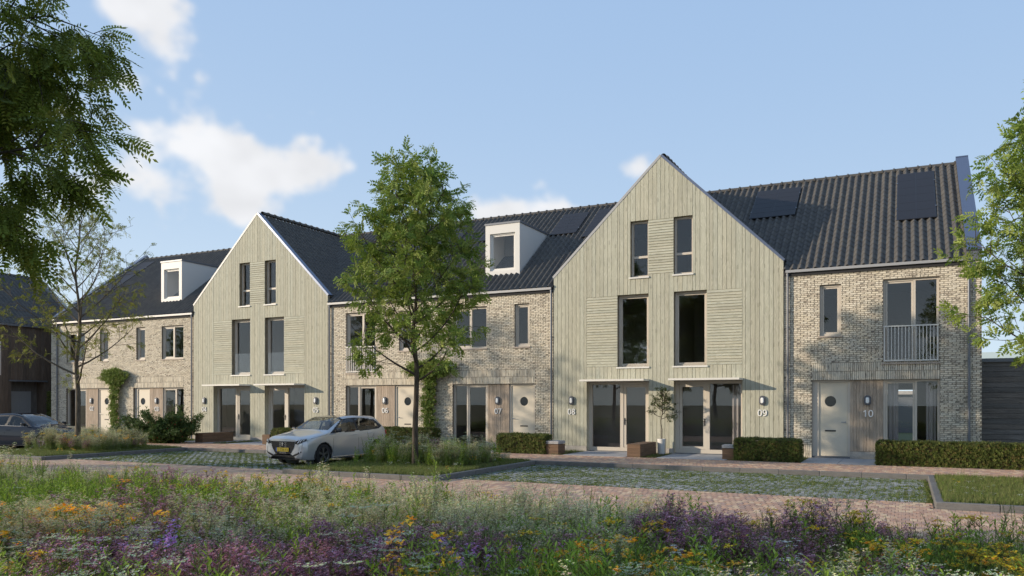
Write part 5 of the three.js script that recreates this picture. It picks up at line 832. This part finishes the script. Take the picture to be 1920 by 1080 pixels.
function buildCar(name, label, C, pos, turn, scale) {
  const car = thing(name, label, 'car', null, pos, turn); car.scale.setScalar(scale || 1); car.scale.y *= C.tall || 1;
  const S = carBody(C.st), NU = 170, NV = 84, grid = []; for (let i = 0; i <= NU; i++) { grid.push([]); for (let j = 0; j <= NV; j++) grid[i].push(S(i / NU, 6 * j / NV)); }
  const parts = { body: new GB(), side_glass: new GB(), windscreen: new GB(), rear_window: new GB(), trim: new GB(), roof_panel: new GB() };
  const nrm = (i, j) => { const a = grid[Math.max(0, i - 1)][j], b = grid[Math.min(NU, i + 1)][j], c = grid[i][Math.max(0, j - 1)], d = grid[i][Math.min(NV, j + 1)]; const e = [b[1] - a[1], b[2] - a[2], b[0] - a[0]], f = [d[1] - c[1], d[2] - c[2], d[0] - c[0]]; let n = [e[1] * f[2] - e[2] * f[1], e[2] * f[0] - e[0] * f[2], e[0] * f[1] - e[1] * f[0]]; const L = Math.hypot(...n) || 1; return n.map(x => x / L); };
  const N = grid.map((row, i) => row.map((_, j) => nrm(i, j)));
  { const s = N[NU >> 1][NV >> 1][0] < 0 ? -1 : 1; for (const row of N) for (let j = 0; j < row.length; j++) row[j] = row[j].map(x => x * s); }
  for (const row of N) { row[NV] = [0, row[NV][1], row[NV][2]]; }
  const arch = (l, y) => C.wheels.some(w => Math.hypot(l - w, y - C.wr) < C.wr + .055);
  const cls = (l, w, y, v) => { if (v < 2.7 && w > .4 && arch(l, y)) return null; if (v > 2.9 && v < 4.02 && C.sideWin.some(P => inPoly(P, l, y))) return 'side_glass'; if (v > 2.9 && v < 4.02 && inPoly(C.sideAll, l, y)) return 'trim'; if (v >= 3.9 && C.screen(l, w, y)) return 'windscreen'; if (v >= 3.9 && C.rear(l, w, y)) return 'rear_window'; if (C.roofBlack && v >= 4.35 && C.roofBlack(l)) return 'roof_panel'; return 'body'; };
  for (let i = 0; i < NU; i++) for (let j = 0; j < NV; j++) {
    const q = [[i, j], [i + 1, j], [i + 1, j + 1], [i, j + 1]], cc = [0, 1, 2].map(k => q.reduce((s, [a, b]) => s + grid[a][b][k], 0) / 4), k = cls(cc[0], cc[1], cc[2], 6 * (j + .5) / NV); if (!k) continue; const g = parts[k];
    for (const s of [1, -1]) for (const t of [[0, 1, 2], [0, 2, 3]]) for (const m of (s > 0 ? t : [t[0], t[2], t[1]])) { const [a, b] = q[m], p = grid[a][b], n = N[a][b]; g.p.push(s * p[1], p[2], p[0]); g.n.push(s * n[0], n[1], n[2]); g.u.push(p[0], p[2]); }
  }
  for (const e of [0, NU]) for (let j = 0; j < NV; j++) for (const s of [1, -1]) { const a = grid[e][j], b = grid[e][j + 1], m = [0, (grid[e][0][2] + grid[e][NV][2]) / 2, a[0]]; parts.body.tri([s * a[1], a[2], a[0]], [s * b[1], b[2], b[0]], m); }
  // floor
  const bodyMesh = mesh('body', parts.body, C.paint, car), glassM = M(.55, .58, .58, .0, { phys: true, transmission: 1, thickness: 0, ior: 1.5 });
  mesh('side_windows', parts.side_glass, glassM, car); mesh('windscreen', parts.windscreen, glassM, car); if (parts.rear_window.p.length) mesh('rear_window', parts.rear_window, glassM, car); mesh('pillars', parts.trim, mat.dark, car); if (parts.roof_panel.p.length) mesh('roof_panel', parts.roof_panel, M(.015, .015, .018, .08, { phys: true, clearcoat: 1 }), car);
  const fl = C.st[0][0], rl = C.st[C.st.length - 1][0]; const und = new GB(); und.box(-C.hw + .14, C.hw - .14, .17, .30, rl + .2, fl - .2); mesh('underbody', und, mat.dark, car);
  // wheels
  for (const w of C.wheels) for (const s of [-1, 1]) {
    const wh = sub('wheel', car), R0 = C.wr, x = s * (C.hw - .115); const tp = [[R0 - .10, -.10], [R0 - .02, -.10], [R0, -.075], [R0, .075], [R0 - .02, .10], [R0 - .10, .10]].map(p => new THREE.Vector2(...p)); const tg = new THREE.LatheGeometry(tp, 36); tg.rotateZ(Math.PI / 2); const ty = mesh('tyre', tg, M(.018, .018, .019, .85), wh);
    const rim = [new THREE.TorusGeometry(R0 - .098, .014, 8, 36).rotateY(Math.PI / 2).translate(s * .085, 0, 0), new THREE.CylinderGeometry(R0 - .1, R0 - .1, .12, 30, 1, true).rotateZ(Math.PI / 2)]; const sp = []; for (let i = 0; i < 5; i++) for (const o of [-.13, .13]) { const a = i * 1.2566 + o, L = R0 - .10; sp.push(new THREE.BoxGeometry(.022, L, .028).translate(0, L / 2 + .02, 0).rotateX(a).translate(s * .075, 0, 0)); } sp.push(new THREE.CylinderGeometry(.045, .05, .04, 16).rotateZ(Math.PI / 2).translate(s * .08, 0, 0)); const disc = new THREE.CylinderGeometry(R0 - .11, R0 - .11, .01, 24).rotateZ(Math.PI / 2).translate(s * .01, 0, 0); mesh('rim', mergeGeometries([...rim, ...sp].map(flat)), C.rim, wh); mesh('brake_disc', disc, mat.dark, wh); wh.position.set(x, R0, w);
    const ag = new THREE.TorusGeometry(R0 + .055, C.archTrim || .03, 6, 30, Math.PI * 1.06); ag.rotateY(Math.PI / 2); ag.rotateX(.1); const am = mesh('arch_trim', ag, mat.dark, car); am.scale.set(.55, 1, 1); am.position.set(s * (C.hw - .022), R0, w);
    const wl = new THREE.CylinderGeometry(R0 + .06, R0 + .06, .42, 28, 1, true, 0, Math.PI).rotateZ(Math.PI / 2).rotateX(0); const wm = mesh('wheel_well', wl, C.paint, car); wm.position.set(s * (C.hw - .24), R0, w); const bk = mesh('wheel_well', new THREE.CircleGeometry(R0 + .06, 28).rotateY(Math.PI / 2), C.paint, car); bk.position.set(s * (C.hw - .44), R0, w);
  }
  // pieces laid on the shell: cells of a polygon pushed onto the surface
  const frontL = (w, y) => { let best = -9; for (let i = 0; i < NU * .3; i += 2) for (let j = 0; j < NV; j += 2) { const p = grid[i][j]; const d = Math.hypot(p[1] - Math.abs(w), p[2] - y); if (d < .035 && p[0] > best) best = p[0]; } if (best < fl - .02) { const c = grid[0], W = Math.abs(w); for (let j = 0; j < NV; j++) if ((c[j][2] - y) * (c[j + 1][2] - y) <= 0 && W < Math.max(c[j][1], c[j + 1][1])) return fl; } return best; };
  const sideW = (l, y) => { let bw = 0, bd = 9; const i = grid.reduce((b, row, k) => Math.abs(row[0][0] - l) < Math.abs(grid[b][0][0] - l) ? k : b, 0); for (let j = 0; j < NV * .72; j++) { const p = grid[i][j], d = Math.abs(p[2] - y); if (d < bd) { bd = d; bw = p[1]; } } return bw; };
  const patchF = (nm, P, m, off, sides, step = .016) => { for (const s of sides) { const g = new GB(), xs = P.map(p => p[0]), ys = P.map(p => p[1]), f = (w, y) => { let L = frontL(w, y); return [s * w, y, L + off]; }; for (let w = Math.min(...xs); w < Math.max(...xs); w += step) for (let y = Math.min(...ys); y < Math.max(...ys); y += step) { if (!inPoly(P, w + step / 2, y + step / 2)) continue; const q = [f(w, y), f(w + step, y), f(w + step, y + step), f(w, y + step)]; if (q.some(p => p[2] < 0)) continue; s > 0 ? g.quad(...q) : g.quad(q[1], q[0], q[3], q[2]); } if (g.p.length) mesh(nm, g, m, car); } };
  const line = (nm, pts, rad, m) => { for (const s of [-1, 1]) { const g = new GB(); tube(g, pts.map(([l, y]) => new THREE.Vector3(s * (sideW(l, y) + .001), y, l)), pts.map(() => rad), 4); mesh(nm, g, m, car); } };
  C.detail({ car, patchF, line, sideW, frontL });
  // cabin
  const seat = (x, l) => { const g = [new RoundedBoxGeometry(.46, .16, .48, 2, .05).translate(x, .48, l), new RoundedBoxGeometry(.44, .62, .14, 2, .05).rotateX(-.2).translate(x, .80, l - .26), new RoundedBoxGeometry(.25, .17, .1, 2, .04).translate(x, 1.18, l - .35)]; mesh('seat', mergeGeometries(g.map(flat)), C.seatM, car); };
  for (const x of [-.35, .35]) { seat(x, C.seats[0]); seat(x, C.seats[1]); }
  boxm('dashboard', [-C.hw + .16, C.hw - .16, .62, .90, C.dash - .4, C.dash], M(.03, .03, .032, .8), car); boxm('cabin_floor', [-C.hw + .14, C.hw - .14, .3, .34, C.seats[1] - .5, C.dash], mat.dark, car);
  for (const s of [-1, 1]) { const g = mergeGeometries([flat(new RoundedBoxGeometry(.20, .13, .10, 3, .045).translate(s * (C.hw + .08), C.mirror[1] + .06, C.mirror[0])), flat(new THREE.BoxGeometry(.1, .03, .05).translate(s * (C.hw - .02), C.mirror[1], C.mirror[0]))]); mesh('mirror', g, C.mirrorM, car); }
  return car;
}
const hatch = {
  st: [[2.03, [.52, .25], [.60, .32], [.63, .45], [.62, .62], [.52, .755], [.28, .785], [0, .795]], [1.985, [.66, .21], [.74, .30], [.765, .46], [.745, .66], [.60, .79], [.32, .82], [0, .83]], [1.86, [.76, .19], [.825, .31], [.85, .50], [.815, .73], [.65, .84], [.36, .87], [0, .88]], [1.6, [.80, .18], [.85, .31], [.868, .54], [.84, .80], [.68, .885], [.38, .915], [0, .925]], [1.28, [.81, .18], [.852, .32], [.872, .58], [.845, .87], [.70, .935], [.40, .965], [0, .975]], [1.0, [.81, .18], [.85, .32], [.868, .60], [.84, .905], [.72, .98], [.42, 1.02], [0, 1.035]], [.74, [.81, .18], [.85, .32], [.866, .60], [.832, .92], [.69, 1.10], [.42, 1.15], [0, 1.165]], [.43, [.81, .18], [.85, .32], [.865, .60], [.83, .93], [.645, 1.255], [.40, 1.30], [0, 1.315]], [.12, [.81, .18], [.85, .32], [.865, .61], [.83, .94], [.605, 1.36], [.38, 1.405], [0, 1.42]], [-.40, [.81, .18], [.85, .32], [.866, .62], [.83, .955], [.588, 1.395], [.36, 1.435], [0, 1.447]], [-.9, [.81, .18], [.85, .32], [.87, .63], [.835, .98], [.58, 1.385], [.35, 1.425], [0, 1.438]], [-1.33, [.81, .19], [.855, .33], [.876, .66], [.838, 1.005], [.572, 1.375], [.352, 1.42], [0, 1.433]], [-1.58, [.80, .2], [.85, .34], [.87, .68], [.83, 1.02], [.572, 1.335], [.35, 1.38], [0, 1.395]], [-1.76, [.78, .22], [.83, .36], [.85, .68], [.80, 1.01], [.595, 1.18], [.36, 1.21], [0, 1.22]], [-1.87, [.73, .25], [.78, .38], [.80, .66], [.755, .96], [.62, 1.03], [.36, 1.05], [0, 1.06]], [-1.94, [.64, .3], [.70, .4], [.72, .64], [.68, .88], [.57, .94], [.32, .96], [0, .965]]],
  hw: .872, tall: 1.03, wr: .315, wheels: [1.19, -1.35], sideAll: [[.88, .935], [.14, 1.35], [-.45, 1.37], [-1.0, 1.355], [-1.42, 1.30], [-1.66, 1.10], [-1.5, 1.03], [-1.2, 1.0], [0, .955]], sideWin: [[[.70, .965], [.13, 1.32], [-.33, 1.345], [-.36, .985]], [[-.45, .99], [-.43, 1.345], [-.98, 1.335], [-1.34, 1.26], [-1.46, 1.07], [-1.15, 1.025]]],
  screen: (l, w, y) => l < .98 && l > .14 && y > 1.03 && w < .72, rear: (l, w, y) => l < -1.6 && l > -1.84 && w < .5, roofBlack: l => l < .14 && l > -1.6,
  paint: M(.53, .545, .565, .32, { phys: true, metalness: .45, clearcoat: 1, clearcoatRoughness: .04 }), rim: M(.22, .22, .22, .35, { metalness: .7 }), archTrim: .036, seatM: M(.06, .06, .065, .9), seats: [.05, -.85], dash: .94, mirror: [.62, .96], mirrorM: M(.03, .03, .035, .2),
  detail({ car, patchF, line }) {
    const blk = M(.012, .012, .014, .25), chrome = M(.6, .6, .62, .2, { metalness: 1 }), lamp = M(.75, .77, .8, .1, { phys: true, clearcoat: 1 });
    patchF('grille', [[0, .725], [.50, .725], [.45, .54], [.32, .37], [0, .355]], blk, .012, [1, -1]);
    const dots = new GB(); for (let r0 = 0; r0 < 11; r0++) for (let c0 = -9; c0 <= 9; c0++) { const y = .375 + r0 * .031, x = (c0 + (r0 % 2) * .5) * .044; if (Math.abs(x) > .44 - Math.max(0, .56 - y) * .6 || (Math.abs(x) < .275 && y > .41 && y < .56) || (Math.abs(x) < .07 && y > .55)) continue; const z = 2.055 - Math.abs(x) * .09; dots.box(x - .014, x + .014, y - .007, y + .007, z - .03, z); } mesh('grille_inserts', dots, chrome, car);
    const em = new THREE.Shape([[-.028, -.045], [.0, -.055], [.03, -.04], [.022, -.01], [.04, .012], [.02, .05], [-.015, .045], [-.035, .015], [-.018, -.008]].map(p => new THREE.Vector2(...p))); const eg = new THREE.ExtrudeGeometry(em, { depth: .012, bevelEnabled: false }); eg.translate(0, .645, 2.052); mesh('emblem', eg, chrome, car);
    const pl = sub('number_plate', car); boxm('plate', [-.26, .26, .425, .535, 2.06, 2.07], M(.72, .50, .03, .5), pl); boxm('blue_strip', [-.26, -.215, .426, .534, 2.0701, 2.0715], M(.03, .08, .35, .5), pl); const t = new TextGeometry('S-716-FX', { font, size: .072, depth: .003, curveSegments: 3 }); t.computeBoundingBox(); const k = t.boundingBox.max.x - t.boundingBox.min.x; t.scale(.43 / k, 1, 1); t.translate(-.195, .443, 2.0702); mesh('plate_text', t, mat.dark, pl);
    patchF('headlight', [[.50, .66], [.52, .72], [.62, .765], [.80, .80], [.815, .755], [.72, .685], [.60, .64]], blk, .008, [1, -1]);
    for (const d of [0, .065, .13]) patchF('light_bar', [[.60 + d, .675 + d * .45], [.63 + d, .675 + d * .45], [.67 + d, .76 + d * .22], [.64 + d, .76 + d * .22]], lamp, .013, [1, -1], .008);
    patchF('running_light', [[.66, .38], [.685, .38], [.745, .63], [.72, .63]], lamp, .012, [1, -1], .008);
    patchF('air_intake', [[0, .275], [.42, .275], [.58, .33], [.74, .42], [.74, .445], [.56, .38], [.40, .325], [0, .32]], blk, .008, [1, -1]);
    patchF('front_splitter', [[0, .222], [.55, .222], [.70, .25], [.70, .262], [.55, .236], [0, .236]], chrome, .006, [1, -1], .008);
    line('door_seam', [[.80, .93], [.77, .75], [.77, .5], [.75, .30]], .0045, blk); line('door_seam', [[-.38, .97], [-.40, .75], [-.40, .5], [-.40, .30]], .0045, blk); line('door_seam', [[-1.25, 1.0], [-1.12, .82], [-1.0, .62], [-.96, .32]], .0045, blk); line('sill_trim', [[.78, .215], [.3, .215], [-.4, .215], [-.93, .215]], .022, chrome);
    line('door_handle', [[-.13, .855], [-.22, .86], [-.32, .858]], .014, this.paint); line('door_handle', [[-.86, .885], [-.95, .89], [-1.04, .886]], .014, this.paint); line('bonnet_seam', [[1.7, .80], [1.4, .845], [1.1, .885], [.98, .915]], .004, blk);
    const tlm = M(.35, .02, .02, .3); for (const s of [-1, 1]) boxm('tail_light', [s > 0 ? .55 : -.80, s > 0 ? .80 : -.55, .82, .95, -1.90, -1.78], tlm, car);
    const mr = sub('rear_view_mirror', car); boxm('mirror_glass', [-.11, .11, 1.24, 1.30, .30, .33], mat.dark, mr);
  }
};
buildCar('silver_hatchback', 'silver hatchback with yellow number plate parked on the grass pavers', hatch, [-16.48, ROAD, 6.95], -3 * Math.PI / 180, 0.985);
const sedan = {
  st: [[2.45, [.50, .28], [.62, .34], [.66, .45], [.62, .58], [.5, .64], [.28, .66], [0, .665]], [2.38, [.66, .22], [.76, .32], [.79, .46], [.74, .62], [.58, .695], [.32, .72], [0, .725]], [2.15, [.78, .19], [.86, .32], [.88, .5], [.83, .71], [.66, .785], [.36, .81], [0, .82]], [1.75, [.83, .18], [.89, .32], [.912, .55], [.87, .80], [.7, .865], [.38, .89], [0, .90]], [1.35, [.84, .18], [.89, .32], [.914, .58], [.87, .865], [.72, .92], [.4, .945], [0, .955]], [.95, [.84, .18], [.89, .32], [.91, .6], [.865, .90], [.74, .965], [.44, .995], [0, 1.005]], [.6, [.84, .18], [.89, .32], [.908, .6], [.86, .925], [.70, 1.12], [.43, 1.165], [0, 1.18]], [.2, [.84, .18], [.89, .32], [.907, .61], [.858, .94], [.645, 1.29], [.4, 1.335], [0, 1.35]], [-.2, [.84, .18], [.89, .32], [.907, .62], [.857, .95], [.61, 1.385], [.38, 1.43], [0, 1.442]], [-.7, [.84, .18], [.89, .32], [.908, .63], [.858, .96], [.6, 1.40], [.37, 1.44], [0, 1.452]], [-1.2, [.84, .18], [.89, .32], [.91, .64], [.86, .975], [.595, 1.36], [.37, 1.40], [0, 1.412]], [-1.6, [.84, .19], [.89, .33], [.912, .66], [.86, .99], [.6, 1.24], [.38, 1.29], [0, 1.30]], [-1.95, [.82, .2], [.88, .34], [.90, .68], [.85, .99], [.68, 1.08], [.4, 1.11], [0, 1.12]], [-2.25, [.78, .22], [.84, .36], [.86, .68], [.81, .98], [.66, 1.03], [.38, 1.05], [0, 1.055]], [-2.42, [.68, .28], [.74, .4], [.76, .66], [.72, .9], [.6, .95], [.34, .97], [0, .975]]],
  hw: .91, wr: .345, wheels: [1.45, -1.40], sideAll: [[.86, .935], [.15, 1.315], [-.3, 1.385], [-.9, 1.37], [-1.4, 1.26], [-1.85, 1.06], [-1.7, 1.0], [0, .955]], sideWin: [[[.70, .965], [.15, 1.27], [-.25, 1.345], [-.33, .985]], [[-.43, .985], [-.38, 1.345], [-.9, 1.335], [-1.25, 1.26], [-1.42, 1.02]]],
  screen: (l, w, y) => l < .92 && l > -.15 && y > 1.01 && w < .75, rear: (l, w, y) => l < -1.25 && l > -1.9 && w < .55 && y > 1.12, roofBlack: null,
  paint: M(.022, .027, .040, .6, { phys: true, specularIntensity: 0, clearcoat: .7, clearcoatRoughness: 0 }), rim: M(.35, .36, .38, .3, { metalness: .8 }), archTrim: .014, seatM: M(.10, .10, .10, .9), seats: [.0, -.95], dash: .9, mirror: [.60, .97], mirrorM: M(.02, .023, .03, .2),
  detail({ car, patchF, line }) {
    const blk = M(.012, .012, .014, .25), chrome = M(.6, .6, .62, .2, { metalness: 1 });
    patchF('headlight', [[.52, .58], [.60, .655], [.78, .70], [.80, .64], [.66, .57]], M(.4, .42, .45, .1), .008, [1, -1]); patchF('grille', [[0, .60], [.45, .60], [.36, .36], [0, .34]], blk, .008, [1, -1]);
    line('window_trim', [[.84, .945], [.4, .955], [0, .965], [-.5, .972], [-1.0, .985], [-1.6, 1.005]], .007, chrome); line('door_seam', [[.82, .93], [.84, .7], [.82, .35]], .005, blk); line('door_seam', [[-.38, .96], [-.40, .7], [-.40, .33]], .005, blk); line('door_seam', [[-1.4, .98], [-1.22, .75], [-1.05, .5], [-1.0, .34]], .005, blk); line('door_handle', [[-.14, .80], [-.22, .805], [-.32, .803]], .016, this.paint); line('door_handle', [[-1.0, .825], [-1.1, .83], [-1.2, .828]], .016, this.paint); line('sill_trim', [[1.0, .22], [.3, .21], [-.4, .21], [-.95, .22]], .02, blk);
  }
};
buildCar('dark_saloon', 'dark blue-grey saloon car parked behind the planting bed at the left', sedan, [-31.3, ROAD, 7.3], Math.PI / 2 + .22);

scene.traverse(o => { if (o.isMesh) { o.castShadow = true; o.receiveShadow = true; } });
renderer.render(scene, camera);
